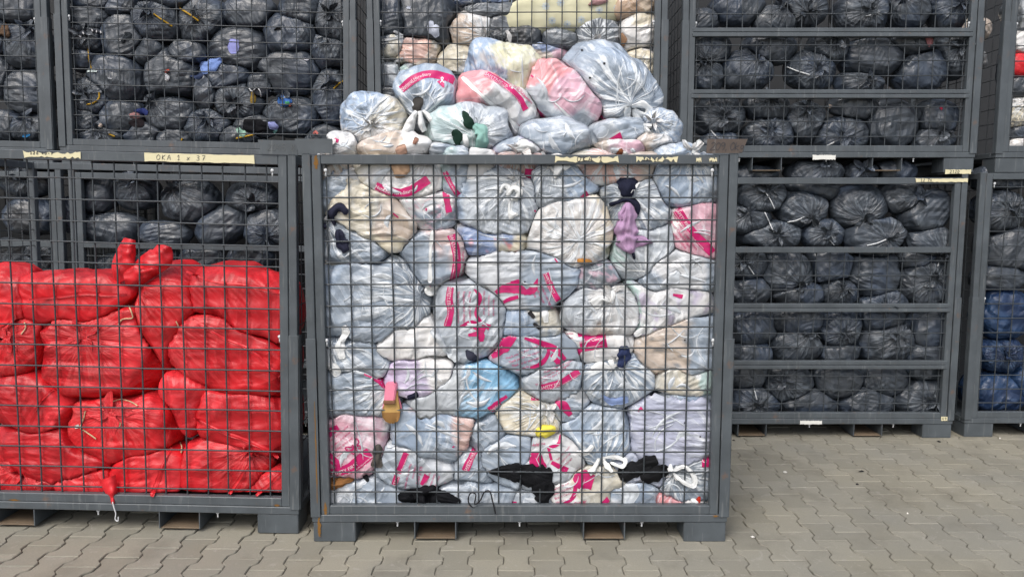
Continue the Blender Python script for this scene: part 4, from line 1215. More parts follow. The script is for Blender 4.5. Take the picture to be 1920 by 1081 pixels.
lettered('c36', [(1014, 727), (1050, 717), (1086, 696)], 14, SAFE, 7, SUB)
for k in range(3): line('c36', THANKS, [(1004 + k * 8, 722 - k * 12), (1062 + k * 6, 690 - k * 8)], 6)
band(A['c46'], [(1040, 752), (1056, 760), (1070, 778)], [4, 22, 10])
lettered('c42', [(996, 742), (1032, 744)], [16, 12], 'line', 8)
lettered('c39', [(686, 694), (708, 706), (732, 726)], 22, 'Cancer', 7)
logo('c39', 702, 702, 8)
lettered('c35', [(918, 770), (934, 759), (953, 746)], 18, 'Helpline', 7)
lettered('c40', [(622, 890), (658, 876), (694, 848)], 24, SAFE, 9, SUB)
band(A['c40'], [(612, 814), (634, 800)], [18, 10])
band(A['c40'], [(614, 848), (640, 872)], 8)
band(A['c40'], [(614, 862), (636, 876)], 5)
butterfly('c40', 664, 838, 14, -40)
for k in range(4): line('c40', ('Thank you for your', 'donation of unwanted', 'clothes shoes and', 'household linen')[k], [(616 + k * 5, 828 + k * 9), (654 + k * 3, 796 + k * 12)], 6)
lettered('c47', [(735, 921), (748, 882), (762, 848)], 13, SAFE, 7, SUB)
for k, s in enumerate((THANKS, 'Telephone', '0337 0913')):
    text_on(A['c47'], s, [(770 + k * 10, 868 + k * 3), (760 + k * 10, 916)], 6 + 2 * (k == 2))
band(A['c47'], [(790, 908), (801, 890)], [6, 12])
for k in range(3): line('c47', 'Charity collection', [(808 + k * 8, 882 + k * 5), (796 + k * 10, 914)], 5)
butterfly('c47', 844, 912, 10)
band(A['c47'], [(858, 922), (868, 908)], [4, 18])
lettered('c49', [(872, 882), (886, 852), (900, 826)], 15, SAFE, 7, SUB)
band(A['c51'], [(962, 834), (998, 820)], [4, 12])
line('c51', 'Helpline', [(996, 834), (1034, 828)], 8)
band(A['c51'], [(984, 842), (1004, 860), (1016, 880)], [4, 30, 26])
band(A['c51'], [(1030, 838), (1046, 832), (1051, 814)], [9, 7, 4])
band(A['c51'], [(1028, 838), (1034, 862)], [5, 5])
band(A['c51'], [(1034, 866), (1064, 882)], [7, 12])
for k in range(3): line('c51', THANKS, [(1044 + k * 5, 862 + k * 7), (1068 + k * 2, 836 + k * 11)], 5)
band(A['c52'], [(1046, 892), (1070, 876)], [14, 8])
band(A['c52'], [(1076, 892), (1092, 898), (1112, 904)], [16, 42, 30])
band(A['c52'], [(1052, 946), (1074, 932), (1080, 906)], [4, 9, 8])
for k in range(4): line('c52', ('Thank you for your', 'unwanted clothing', 'Breast Cancer', 'Helpline')[k], [(1036 + k * 2, 918 + k * 8), (1066 + k * 4, 904 + k * 9)], 6)
line('c52', 'Cancer', [(1076, 944), (1100, 938)], 9)
lettered('c54', [(1316, 862), (1334, 862)], 26, 'G', 13)
band(A['c29'], [(722, 596), (738, 590)], [4, 12])
band(A['c27'], [(1262, 552), (1280, 556)], [4, 8])
band(A['c45'], [(1196, 770), (1204, 764)], [3, 7])
band(A['c15'], [(606, 500), (630, 506), (652, 500)], [3, 7, 4])
band(A['c57'], [(952, 942), (968, 944)], [6, 9])
band(A['c52'], [(1126, 946), (1142, 936)], [4, 14])
band(A['c43'], [(908, 842), (930, 846)], [3, 5])
band(A['c38'], [(1228, 690), (1228, 702)], 9)
lettered('t2', [(752, 168), (775, 149), (802, 139), (832, 143), (852, 151)], 17, 'National Hereditary', 8, 'Breast Cancer Helpline')
band(A['t2'], [(826, 150), (832, 164)], [14, 3])
logo('t2', 829, 150, 5)
lettered('t4', [(910, 137), (945, 158), (972, 182), (986, 206)], 12, SAFE, 8, SUB)
for k in range(3): line('t4', THANKS, [(946 + k * 8, 146 + k * 2), (990 + k * 4, 186 + k * 4)], 5)
band(A['t6'], [(988, 172), (1002, 202), (1034, 231)], 8)
band(A['t6'], [(991, 137), (1000, 145)], 3)
band(A['t7'], [(1101, 188), (1116, 212), (1154, 240)], [16, 12, 6])
band(A['t10'], [(1144, 264), (1166, 256)], [8, 18])
band(A['t9'], [(1230, 276), (1244, 270)], [3, 10])
band(A['t12'], [(628, 268), (632, 260)], 9)
for id, x, y, dx, dy in (('c10', 737, 400, 10, 8), ('c18', 806, 536, 0, 8), ('c22', 1040, 484, 6, 9), ('c41', 848, 838, 4, -2), ('c14', 1300, 366, 4, 8), ('c11', 799, 390, 0, 5), ('t4', 968, 232, 6, 5)):
    band(A[id], [(x, y), (x + dx, y + dy)], 2.6)

# loose film: bows, ears, straps, lips -------------------------------------------
def film(id, path, w, bulge=.006, off=.008, seed=1, name='film_tie', wr=.003): drape([A[id]] if isinstance(id, str) else [A[i] for i in id], path, w, name, None, None, None, bulge, off, parent=A[id if isinstance(id, str) else id[0]], mat=M['fold_film' if name == 'film_flap' else 'white_film'], seed=seed, wr=wr * (2 if name == 'film_flap' else 1.4), step=2.5)
film('t7', [(1178, 200), (1176, 222), (1184, 246), (1196, 228), (1188, 204)], [9, 14, 17, 14, 9], .01, .02, 2)
film('t7', [(1184, 200), (1206, 196), (1218, 208), (1206, 216), (1188, 204)], [8, 13, 14, 11, 7], .01, .02, 3)
ear([(781, 208), (770, 230), (761, 258)], [7, 18, 24], 4.0, 3.585, A['t2'], M['white_film'], 'film_tie')
ear([(787, 208), (790, 232), (796, 246)], [7, 13, 10], 5.0, 3.58, A['t2'], M['white_film'], 'film_tie')
ear([(792, 208), (808, 222), (812, 236)], [6, 14, 10], 6.0, 3.59, A['t2'], M['white_film'], 'film_tie')
film('t9', [(1222, 236), (1206, 238), (1216, 250), (1222, 262)], [8, 15, 13, 17], .012, .02, 7)
film('t4', [(866, 144), (910, 185), (955, 224), (972, 244)], [9, 6, 5, 16], .001, .003, 8, 'film_strap', .001)
film('t6', [(1040, 192), (1062, 214), (1078, 232)], [3, 4, 12], .001, .003, 9, 'film_strap', .001)
film('t3', [(870, 250), (874, 268), (872, 280)], [6, 12, 10], .008, .012, 10)
film('c12', [(938, 362), (944, 348), (954, 352), (950, 366)], [6, 8, 10, 6], .008, .008, 11)
film('c12', [(952, 366), (962, 352), (974, 358), (970, 370), (958, 374)], [6, 10, 14, 10, 6], .008, .008, 12)
film('c12', [(956, 374), (956, 396), (964, 408)], [4, 7, 26], .003, .005, 13)
film('c6', [(1040, 334), (1050, 312), (1068, 306)], [5, 20, 26], .006, .008, 14)
film('c15', [(626, 392), (632, 402), (650, 408)], [10, 14, 6], .008, .010, 15)
film('c13', [(1173, 370), (1174, 355)], [5, 8], .008, .014, 16)
film('c13', [(1180, 366), (1192, 348), (1198, 342)], [5, 7, 4], .006, .012, 17)
film('c26', [(1148, 568), (1150, 548), (1152, 536)], [5, 8, 12], .008, .008, 18)
film('c26', [(1142, 566), (1128, 560), (1112, 572)], [5, 14, 22], .006, .006, 19)
film('c26', [(1206, 622), (1214, 612), (1190, 628)], [6, 14, 10], .006, .006, 20)
film('c30', [(642, 672), (638, 650), (644, 628), (646, 606)], [14, 22, 12, 16], .008, .006, 21)
film('c30', [(612, 682), (626, 690), (634, 704)], [6, 20, 12], .008, .006, 22)
film('c29', [(810, 616), (836, 640), (858, 676)], [18, 30, 18], .006, .004, 23, 'film_flap')
film('c28', [(1020, 572), (1024, 604)], [12, 12], .003, .004, 24)
film('c37', [(1150, 692), (1145, 670), (1152, 642)], [6, 12, 8], .008, .010, 25)
film('c37', [(1148, 692), (1128, 684), (1108, 690)], [5, 14, 8], .006, .006, 26)
film('c42', [(1014, 780), (1012, 768), (1018, 758)], [8, 14, 14], .010, .008, 27)
film('c42', [(1026, 780), (1032, 768), (1040, 760)], [8, 14, 14], .010, .008, 28)
film('c44', [(1124, 858), (1112, 880), (1104, 886)], [5, 10, 14], .008, .010, 29)
film('c44', [(1128, 858), (1138, 872), (1148, 884)], [5, 10, 8], .008, .010, 30)
film('c44', [(1128, 858), (1152, 856), (1172, 862), (1166, 874), (1144, 866)], [4, 8, 8, 7, 5], .006, .010, 31)
film('c44', [(1112, 834), (1098, 848), (1080, 846)], [8, 14, 6], .006, .008, 32)
film('c54', [(1260, 884), (1240, 866), (1238, 852), (1250, 854), (1260, 882)], [6, 8, 8, 8, 6], .006, .016, 33)
film('c54', [(1262, 882), (1284, 874), (1302, 894), (1300, 910), (1280, 902), (1262, 886)], [5, 8, 9, 9, 8, 6], .006, .016, 34)
film('c58', [(1152, 884), (1172, 904), (1182, 926), (1170, 948)], [5, 26, 34, 8], .003, .005, 35, 'film_flap')
film('c59', [(1290, 926), (1300, 934), (1308, 944)], [8, 12, 8], .006, .006, 36)
film('c50', [(914, 850), (926, 838), (948, 834), (968, 836)], [4, 10, 14, 3], .004, .003, 37, 'film_flap')
film('c47', [(724, 836), (760, 820), (800, 836)], [10, 22, 8], .004, .006, 38, 'film_flap')
film('c24', [(1238, 538), (1262, 522), (1272, 508)], [8, 24, 6], .004, .005, 39, 'film_flap')
film('c21', [(640, 640), (648, 622), (644, 610)], [10, 14, 10], .006, .006, 40)
film('c19', [(1176, 506), (1210, 508)], [3, 3], .001, .003, 41, 'film_strap', .001)
film('c18', [(812, 424), (807, 470), (806, 530)], [10, 5, 8], .001, .003, 42, 'film_strap', .001)
film('c18', [(800, 536), (806, 546), (828, 540)], [6, 20, 6], .004, .006, 43)

# cloth hanging out of bags, each a thing of its own -----------------------------
def cloth(path, w, name, label, cat, c, bulge=.014, off=.007, seed=0, bags=None, **k):
    return drape(bags or allA, path, w, name, label, cat, c, bulge, off, seed=seed, **k)
cloth([(652, 400), (636, 388), (622, 402), (628, 422)], [12, 18, 16, 6], 'navy_cloth', 'navy cloth loop round the tied white film by the left stile', 'garment', (38, 40, 58), seed=1)
cloth([(634, 430), (640, 452), (650, 472)], [8, 22, 18], 'navy_cloth', 'navy cloth tail below the tied neck by the left stile', 'garment', (38, 40, 58), seed=2)
cloth([(604, 420), (612, 428)], [16, 5], 'navy_cloth', 'small navy corner sticking out at the left stile', 'garment', (38, 40, 58), seed=3)
cloth([(1176, 333), (1176, 352), (1176, 372)], [42, 36, 14], 'navy_cloth', 'navy cloth bunched above the lilac hoodie', 'garment', (30, 33, 52), .02, .01, seed=4)
cloth([(1142, 384), (1156, 380), (1176, 373), (1194, 384), (1196, 402)], [7, 9, 12, 14, 6], 'navy_cloth', 'navy sleeve knotted round the bag above the lilac hoodie', 'garment', (30, 33, 52), .012, .014, seed=5)
cloth([(1178, 378), (1177, 400), (1174, 428), (1176, 452), (1186, 474)], [10, 32, 42, 42, 14], 'lilac_hoodie', 'lilac towelling hoodie hanging from a tied bag', 'garment', (178, 146, 180), .022, .012, seed=6, wr=.012)
cloth([(1190, 452), (1208, 452), (1224, 454)], [30, 16, 3], 'lilac_sleeve', 'lilac towelling sleeve pointing right of the hoodie', 'garment', (176, 142, 178), .014, .008, seed=7, wr=.006)
cloth([(1187, 474), (1190, 486)], [8, 3], 'navy_cloth', 'navy tip showing below the lilac hoodie', 'garment', (30, 33, 52), seed=8)
cloth([(742, 302), (752, 316), (764, 326)], [44, 34, 22], 'tan_cloth', 'tan cloth bulging from the cream bag under the rail', 'garment', (192, 160, 132), .012, .005, seed=9, bags=[A['c2'], A['c11'], A['t11']])
cloth([(1082, 488), (1098, 489), (1110, 490)], [7, 9, 4], 'orange_cloth', 'orange scrap under the plump white bag', 'garment', (228, 160, 84), seed=10)
cloth([(1170, 648), (1170, 668), (1162, 690)], [20, 24, 14], 'navy_cloth', 'navy cloth tail above the gathered grey bag', 'garment', (44, 54, 88), seed=11)
cloth([(916, 884), (958, 884), (1000, 892), (1036, 896)], [4, 34, 46, 40], 'black_garment', 'black garment hanging across the bottom middle of the mesh', 'garment', (17, 18, 22), .016, .008, seed=12, wr=.006)
cloth([(1018, 900), (1018, 926), (1014, 942)], [46, 36, 20], 'black_garment', 'lower flap of the black garment at the bottom middle', 'garment', (17, 18, 22), .014, .010, seed=13, wr=.006)
cloth([(746, 932), (780, 928), (820, 928), (864, 940)], [12, 34, 34, 8], 'black_garment', 'black garment lying on the floor of the cage', 'garment', (16, 17, 22), .020, .008, seed=14, wr=.008)
cloth([(1160, 892), (1196, 876), (1232, 860)], [26, 28, 22], 'black_trousers', 'black trouser leg slanting up to the white film loop', 'garment', (24, 25, 28), .014, .008, seed=15, wr=.005)
cloth([(1200, 890), (1222, 888), (1254, 878)], [22, 40, 14], 'black_cloth', 'black cloth below the slanting trouser leg', 'garment', (18, 19, 22), .014, .010, seed=16, wr=.006)
cloth([(610, 908), (636, 904), (664, 897)], [22, 20, 5], 'brown_cloth', 'crumpled brown cloth in the lower left corner', 'garment', (132, 92, 54), .014, .006, seed=17, wr=.008)
cloth([(710, 832), (708, 850), (706, 876)], [10, 20, 26], 'grey_knit', 'dark grey ribbed knit between the butterfly bag and the pale bag', 'garment', (86, 82, 78), .008, .005, seed=18)
cloth([(1004, 812), (1020, 808), (1042, 804)], [14, 24, 12], 'yellow_cloth', 'bright yellow scrap hanging out of the cream bag', 'garment', (238, 222, 92), .014, .006, seed=19, wr=.006)
cloth([(874, 656), (884, 668), (896, 672)], [5, 20, 6], 'navy_cloth', 'dark cloth in the gap left of the crossing pink ribbons', 'garment', (62, 64, 80), .002, .002, seed=20)
cloth([(764, 746), (784, 738)], [10, 12], 'navy_cloth', 'navy cloth in the gap right of the shoe', 'garment', (38, 40, 60), .006, .004, seed=21)
cloth([(684, 890), (690, 902)], [10, 6], 'black_cloth', 'small black corner under the butterfly bag', 'garment', (24, 24, 28), .004, .004, seed=22)
cloth([(992, 584), (1002, 596)], [10, 6], 'printed_cloth', 'upper black and white scrap in the cream cloth bag', 'garment', (48, 46, 48), .004, .003, seed=23)
cloth([(1000, 606), (1014, 616)], [6, 8], 'printed_cloth', 'lower black and white scrap in the cream cloth bag', 'garment', (48, 46, 48), .004, .003, seed=24)
cloth([(1306, 944), (1312, 930)], [12, 5], 'red_cloth', 'red cloth tip in the lower right corner', 'garment', (190, 56, 40), .004, .004, seed=25)
cloth([(1128, 740), (1146, 752), (1178, 748)], [5, 12, 14], 'blue_cloth', 'pale blue cloth showing above the pleated grey bag', 'garment', (132, 152, 196), .003, .002, seed=26)
# on the heap
TT = [A[k] for k in A if k[0] == 't']
cloth([(783, 182), (784, 196), (779, 208)], [14, 20, 18], 'dark_cloth', 'dark shiny cloth in the torn grey bag of the heap', 'garment', (62, 60, 58), .006, .004, seed=27, bags=TT)
cloth([(888, 234), (902, 246), (904, 264), (898, 292)], [10, 26, 24, 26], 'teal_cloth', 'teal rag hanging over the rail from the heap', 'garment', (140, 182, 174), .016, .012, seed=28, bags=TT, wr=.008)
cloth([(868, 208), (876, 222), (880, 232), (892, 240)], [4, 17, 22, 6], 'green_print_cloth', 'dark cloth with green print above the teal rag', 'garment', (28, 54, 44), .004, .003, seed=29, bags=TT)
cloth([(848, 246), (858, 254), (858, 268), (864, 278)], [10, 19, 14, 3], 'green_print_cloth', 'dark cloth with green print left of the teal rag', 'garment', (28, 54, 44), .004, .003, seed=30, bags=TT)
cloth([(964, 280), (982, 274), (1004, 280)], [14, 26, 12], 'white_film_scrap', 'crumpled white film scrap on the rail', 'scrap', (226, 228, 228), .02, .012, seed=31, bags=TT, wr=.01)
cloth([(1158, 284), (1170, 292)], [20, 12], 'brown_cloth', 'brown scrap hanging over the taped rail', 'garment', (140, 84, 58), .010, .010, seed=32, bags=TT)
cloth([(1168, 292), (1176, 286)], [10, 12], 'white_film_scrap', 'small white film scrap below the brown scrap', 'scrap', (224, 224, 222), .010, .016, seed=33, bags=TT)
cloth([(742, 284), (762, 278)], [10, 22], 'tan_cloth', 'tan corner showing at the rail on the left of the heap', 'garment', (196, 158, 138), .004, .004, seed=34, bags=TT)
cloth([(1300, 288), (1306, 276), (1313, 262)], [12, 10, 8], 'paper_strip', 'white paper strip standing up by the rusty plate', 'paper', (222, 226, 226), .002, .01, seed=35, bags=[A['t15']], Y=3.48)
cloth([(782, 258), (776, 270)], [10, 8], 'brown_cloth', 'brown cloth tip under the white bow of the heap', 'garment', (150, 112, 96), .006, .006, seed=36, bags=TT)

# pink heeled sandal, sole to the viewer
def shoe():
    p0 = at(735, 752, YA - 0.006)
    s = m_per_px(752, YA)
    root = bpy.data.objects.new('heeled_sandal', None); COL.objects.link(root); root.location = p0
    tag(root, 'pink block heeled sandal caught sole outwards in the mesh', 'shoe')
    # sole outline in picture pixels from the toe up to the heel seat
    prof = [(0, 40, 6), (0, 36, 12), (-1, 28, 16), (-1, 18, 17), (0, 8, 15), (1, -2, 12), (1, -12, 11), (1, -20, 11), (1, -26, 8)]
    co = []
    for k, (cx, y, w) in enumerate(prof):
        yy = -0.028 * (1 - abs(k - 3) / 6.0)
        for u in (-1, -.6, 0, .6, 1):
            co.append(((cx + u * w) * s, yy * .6 - 0.012 + 0.006 * u * u, -y * s))
    nb = len(co)
    for (x, y, z) in co[:nb]: co.append((x, y + 0.012, z))
    q = []
    for b0, fl in ((0, False), (nb, True)):
        for i in range(len(prof) - 1):
            for j in range(4):
                f = (b0 + i * 5 + j, b0 + i * 5 + j + 1, b0 + (i + 1) * 5 + j + 1, b0 + (i + 1) * 5 + j)
                q.append(f if fl else tuple(reversed(f)))
    n_ = len(prof)
    for i in range(n_ - 1):
        q.append((i * 5, (i + 1) * 5, nb + (i + 1) * 5, nb + i * 5)); q.append((i * 5 + 4, nb + i * 5 + 4, nb + (i + 1) * 5 + 4, (i + 1) * 5 + 4))
    q.append((0, nb, nb + 4, 4)); q.append(((n_ - 1) * 5, (n_ - 1) * 5 + 4, nb + (n_ - 1) * 5 + 4, nb + (n_ - 1) * 5))
    o = link('sole', mesh_from('sole', co, q), cloth_mat((196, 158, 96), .6), root)
    o.data.materials.append(cloth_mat((150, 112, 66), .6))
    for p_ in o.data.polygons:
        if p_.center.z < -15 * s: p_.material_index = 1
    # block heel jutting out of the upper end
    bm = bmesh.new()
    a = [(-9, -38), (10, -38), (12, -30), (8, -2), (-13, -2), (-12, -20)]
    top = [bm.verts.new((x * s, 0.006, -y * s)) for x, y in a]
    bot = [bm.verts.new(((x * .92 - 1) * s, -0.030 - 0.010 * (y > -10), (-y - 1) * s)) for x, y in a]
    bm.faces.new(list(reversed(top))); bm.faces.new(bot)
    for k in range(6): bm.faces.new((top[k], top[(k + 1) % 6], bot[(k + 1) % 6], bot[k]))
    bmesh.ops.recalc_face_normals(bm, faces=bm.faces[:])
    bmesh.ops.bevel(bm, geom=bm.edges[:], offset=0.005, segments=2, affect='EDGES')
    link('heel', bm_mesh('heel', bm), cloth_mat((226, 132, 158), .5, .4), root)
    bm = bmesh.new(); box(bm, -13.5 * s, 8.5 * s, -0.046, -0.024, -1 * s, 6 * s, .003)
    link('heel_tip', bm_mesh('heel_tip', bm), cloth_mat((128, 92, 70), .7), root)
    for sg in (-1, 1):
        c_, q_ = tube_arrays([(sg * 17 * s, 0.002, -14 * s), (sg * 15 * s, 0.004, -4 * s), (sg * 11 * s, 0.006, 8 * s)], 0.0045, 6)
        link('strap', mesh_from('strap', c_, q_), cloth_mat((226, 132, 158), .5, .4), root)
shoe()
# black cord looped through the mesh at the bottom
P_ = smooth_path([(902, 948, 0), (886, 950, 0), (878, 938, 0), (882, 924, 0), (892, 926, 0), (890, 944, 0), (900, 938, 0), (908, 922, 0), (918, 920, 0), (923, 936, 0), (929, 962, 0)], 60)
pts = [at(x, y, 3.455 - 0.018 * math.sin(min(1, k / 45) * 1.57)) for k, (x, y, _) in enumerate(P_)]
co, q = tube_arrays(pts, 0.0035, 6)
tag(link('loose_string', mesh_from('loose_string', co, q), M['cord']), 'thin black string looped out over the bottom rail', 'string')

# ------------------------------------------------------------------ red sacks
YB = 3.53 + 0.052
QB = (-1.207, 0.1035, 0.257, 0.1012)
Rb = {}
def RB(id, px, py, rx, ry, label, **k):
    k.setdefault('Yf', YB); k.setdefault('quilt', QB); k.setdefault('zfloor', 0.20); k.setdefault('mat', 'red'); k.setdefault('pal', 'R R2 R R3'); k.setdefault('name', 'red_sack'); k.setdefault('group', 'red sacks in the front cage'); k.setdefault('cat', 'sack')
    k.setdefault('res', (56, 80)); k.setdefault('lump', .8); k.setdefault('grow', 1.12); k.setdefault('flat', .80); k.setdefault('fold_amt', .75); k.setdefault('xlim', (-3.02, -1.105))
    Rb[id] = mk(px, py, rx, ry, label, **k)
RB('r1', 12, 568, 66, 66, 'red sack with a pointed corner at the top by the picture edge', rot=-20, p=2.2)
RB('r2', 140, 562, 118, 48, 'wide red sack with a folded seam along the top of the pile', p=2.8, lump=.6)
RB('r3', 310, 606, 70, 98,  'tall red sack with a twisted open neck standing above it', kn=(-.45, .75), knot=False, lump=.7, rot=22, front=1.0)
RB('r4', 450, 584, 100, 74, 'large red sack with a stitched seam at the top right of the pile', rot=10, p=2.8, lump=.6, front=1.05)
RB('r5', 105, 610, 96, 34, 'flat red sack with a white thread under the wide seamed one', rot=-6, Y=.02, front=0.85)
RB('r6', 34, 645, 66, 56, 'red sack with a ruffled knot at the picture edge', kn=(.02, .3), knot_size=1.5)
RB('r7', 190, 655, 104, 88, 'big red sack with folds radiating from its middle', kn=(-.12, .28), knot_size=1.2, gather=1.3, front=1.18)
RB('r8', 432, 662, 112, 70, 'long smooth red sack lying aslant with a side seam', rot=24, p=2.6, lump=.5, kn=(-.8, .5), knot_size=1.0, front=1.2)
RB('r9', 72, 752, 88, 72, 'dull red sack with a loose red cord on its side', lump=.7)
RB('r10', 236, 798, 90, 64, 'red sack with a ruffled neck and cream threads beside the dark gap', kn=(-.1, .4), knot_size=1.6, gather=1.2, front=1.12)
RB('r11', 368, 745, 76, 84, 'red sack wedged upright in the middle of the right half', lump=.7, front=0.86)
RB('r12', 462, 782, 88, 66, 'red sack with a pointed left corner and long seam', rot=18, p=2.7, lump=.6, front=1.05)
RB('r13', 112, 852, 118, 62, 'broad red sack above the bottom rank', rot=12, lump=.6)
RB('r14', 40, 900, 80, 54, 'red sack with a frilled neck in the lower left', kn=(.3, .5), knot_size=1.6, gather=1.2)
RB('r15', 290, 888, 68, 56, 'red sack with a pale vertical seam in the bottom rank', lump=.5)
RB('r16', 425, 878, 84, 62, 'round red sack with a curled corner in the bottom rank', lump=.6, kn=(.6, .5), knot_size=.7, front=1.12)
RB('r17', 165, 905, 66, 48, 'red sack with a tail hanging out over the bottom rail', kn=(.6, -.5), knot=False)
RB('r18', 502, 912, 50, 42, 'red sack in the lower right corner', lump=.5)
allR = list(Rb.values())
build(allR)
RG = M['red_trim'] = plain('red_trim', S(212, 34, 44), 0.4, 0.1, 0.3, 40, .5)
def trim(id, path, w, name='seam', bulge=.007, off=.003, seed=0, wr=.002): drape([Rb[id]] if isinstance(id, str) else [Rb[i] for i in id], path, w, name, None, None, None, bulge, off, parent=Rb[id if isinstance(id, str) else id[0]], mat=RG, seed=seed, wr=wr, step=2.5)
trim('r2', [(55, 562), (110, 556), (160, 550), (200, 553), (240, 552)], [3, 6, 7, 6, 3], seed=1)
trim('r4', [(348, 508), (400, 528), (455, 534), (525, 548)], [4, 5, 6, 9], seed=2)
trim('r8', [(362, 598), (420, 634), (470, 656), (524, 706)], [5, 6, 6, 8], seed=3)
trim('r12', [(362, 782), (410, 806), (460, 824), (500, 842), (522, 858)], [4, 7, 8, 9, 6], seed=4)
trim('r15', [(322, 838), (306, 870), (296, 900), (284, 930)], [6, 7, 9, 8], seed=5)
trim('r16', [(464, 872), (448, 898), (430, 925)], [5, 6, 6], seed=6)
trim('r18', [(480, 928), (505, 908), (528, 886)], [5, 6, 5], seed=7)
trim('r9', [(66, 770), (76, 752), (92, 736), (100, 730)], [3, 4, 4, 3], 'red_cord', .004, .005, 9, .0)
# the open neck that stands up out of the pile: two crumpled ears of film
ear([(240, 522), (230, 500), (236, 472), (242, 448)], [46, 42, 34, 20], 1.0, 3.60, Rb['r3'], RG)
ear([(250, 524), (276, 500), (300, 482), (308, 460)], [34, 46, 48, 24], 2.0, 3.605, Rb['r3'], RG)
ear([(232, 520), (262, 512), (296, 502)], [30, 34, 14], 3.0, 3.59, Rb['r3'], RG)
ear([(200, 896), (206, 914), (210, 930), (212, 948)], [30, 26, 16, 5], 9.0, 3.545, Rb['r17'], RG, 'neck_tail')
M['thread'] = plain('cream_thread', S(214, 186, 150), .8, .1, .1)
for path, id in (([(238, 564), (246, 584), (248, 596), (230, 598), (222, 608)], 'r7'), ([(98, 590), (112, 584), (126, 580)], 'r5'), ([(16, 578), (22, 572), (42, 564)], 'r5'), ([(150, 800), (156, 786), (160, 770)], 'r10'), ([(150, 802), (166, 812), (180, 822)], 'r10'), ([(212, 752), (226, 748), (244, 752), (258, 760)], 'r10'),
                 ([(330, 602), (334, 610), (338, 620)], 'r3'), ([(344, 510), (345, 520), (344, 528)], 'r4'), ([(8, 800), (10, 812), (16, 820)], 'r9'), ([(338, 828), (341, 838), (340, 848)], 'r15'), ([(40, 626), (48, 614), (46, 604)], 'r6'), ([(362, 776), (364, 768)], 'r12'), ([(40, 874), (48, 864), (60, 858)], 'r14')):
    string_on([Rb[id]], path, 1.3, 'thread', 'thread', Rb[id], .006)
# string dangling below the rail
pts = [at(x, y, 3.515) for x, y in [(211, 940), (214, 952), (217, 962), (216, 972), (221, 976), (222, 968)]]
co, q = tube_arrays([Vector(p) for p in smooth_path(pts, 24)], 0.0028, 6)
link('string', mesh_from('string', co - Rb['r17'].cen, q), M['white_tie'], Rb['r17'].o)
drape(allR, [(216, 792), (226, 796)], [6, 9], 'cream_label', 'cream paper label on the ruffled red sack', 'label', (206, 176, 138), .001, .005, seed=5)
drape(allR, [(140, 800), (148, 798)], [6, 7], 'white_scrap', 'white scrap in the dark gap between the red sacks', 'scrap', (222, 218, 212), .004, .004, seed=6)
# ------------------------------------------------------------------ black bags of the back row
YK = 5.10 + 0.058
ORD = ['first', 'second', 'third', 'fourth', 'fifth', 'sixth', 'seventh', 'eighth', 'ninth', 'tenth', 'eleventh', 'twelfth', 'thirteenth']
def table(ox, oy, sc, rows, group, Yf=YK, mat='black', res=(36, 64), name='black_bag', zf=None, xl=None, gr=1.06, pp=2.2):
    """rows: (where it lies, [(cx, cy, rx, ry, knot, opts or own label)]) in the units of one crop of the photograph"""
    out = []
    for where, items in rows:
        items = sorted(items, key=lambda t: t[0]); n = 0
        for it in items:
            cx, cy, rx, ry, kn = it[:5]
            lab = it[5] if len(it) > 5 and it[5] else None
            opt = dict(it[6]) if len(it) > 6 else {}
            if lab is None:
                lab = ('knotted black bag, ' if kn else 'plain black bag, ') + ORD[n] + ' from left ' + where
            n += 1
            opt.setdefault('pal', 'K K2 K Kb'); opt.setdefault('lump', .85)
            opt.setdefault('gather', 1.25); opt.setdefault('p', pp); opt.setdefault('grow', gr); opt.setdefault('fold_amt', .5 if opt.get('mat', mat) != 'film' else .9)
            out.append(mk(ox + cx / sc, oy + cy / sc, rx / sc, ry / sc, lab, kn=kn, mat=opt.pop('mat', mat), Yf=Yf, name=opt.pop('name', name), group=group, res=res, quilt=False, zfloor=zf, xlim=xl, **opt))
    return out
# upper back cage K (right): three openings between double bars
wK1 = 'in top opening of the upper right cage'; wK2 = 'high in middle opening of upper right cage'; wK3 = 'low in middle opening of upper right cage'
wK4 = 'high in bottom opening of upper right cage'; wK5 = 'along the floor of the upper right cage'
KB = table(1230, 0, 2.783, [
 (wK1, [(230, 110, 100, 70, None), (430, 40, 150, 100, None), (620, 110, 120, 80, (.3, .7)), (770, 40, 140, 105, (0, -.3)), (1075, 70, 145, 115, (.1, .0)), (1320, 50, 120, 110, (-.5, .5)), (1545, 50, 120, 115, (0, .1))]),
 (wK2, [(280, 250, 115, 90, (-.3, -.7)), (600, 250, 150, 90, None), (900, 245, 115, 95, (.1, .15)), (1130, 300, 165, 110, None, None, dict(lump=.7)), (1335, 215, 130, 70, None), (1560, 285, 115, 125, (-.05, .25))]),
 (wK3, [(262, 390, 105, 95, (-.3, .6)), (480, 370, 150, 115, (.3, .6)), (812, 365, 135, 115, (.1, .0)), (1062, 435, 135, 75, (.15, .1)), (1385, 365, 155, 120, None, None, dict(lump=.8))]),
 (wK4, [(335, 610, 145, 115, (.05, -.05)), (575, 565, 125, 80, (.1, .5)), (785, 640, 130, 115, (-.15, .45)), (1030, 555, 125, 80, None), (1235, 650, 150, 145, None, None, dict(lump=.8)), (1475, 620, 115, 110, None)]),
 (wK5, [(585, 705, 140, 95, (.0, .2)), (972, 705, 155, 105, (-.15, -.1)), (1440, 735, 130, 75, (.2, .4)), (330, 745, 110, 60, None)])], 'black bags in the upper right cage', zf=2.005, xl=(1.19, 3.10), gr=1.0, pp=2.05)
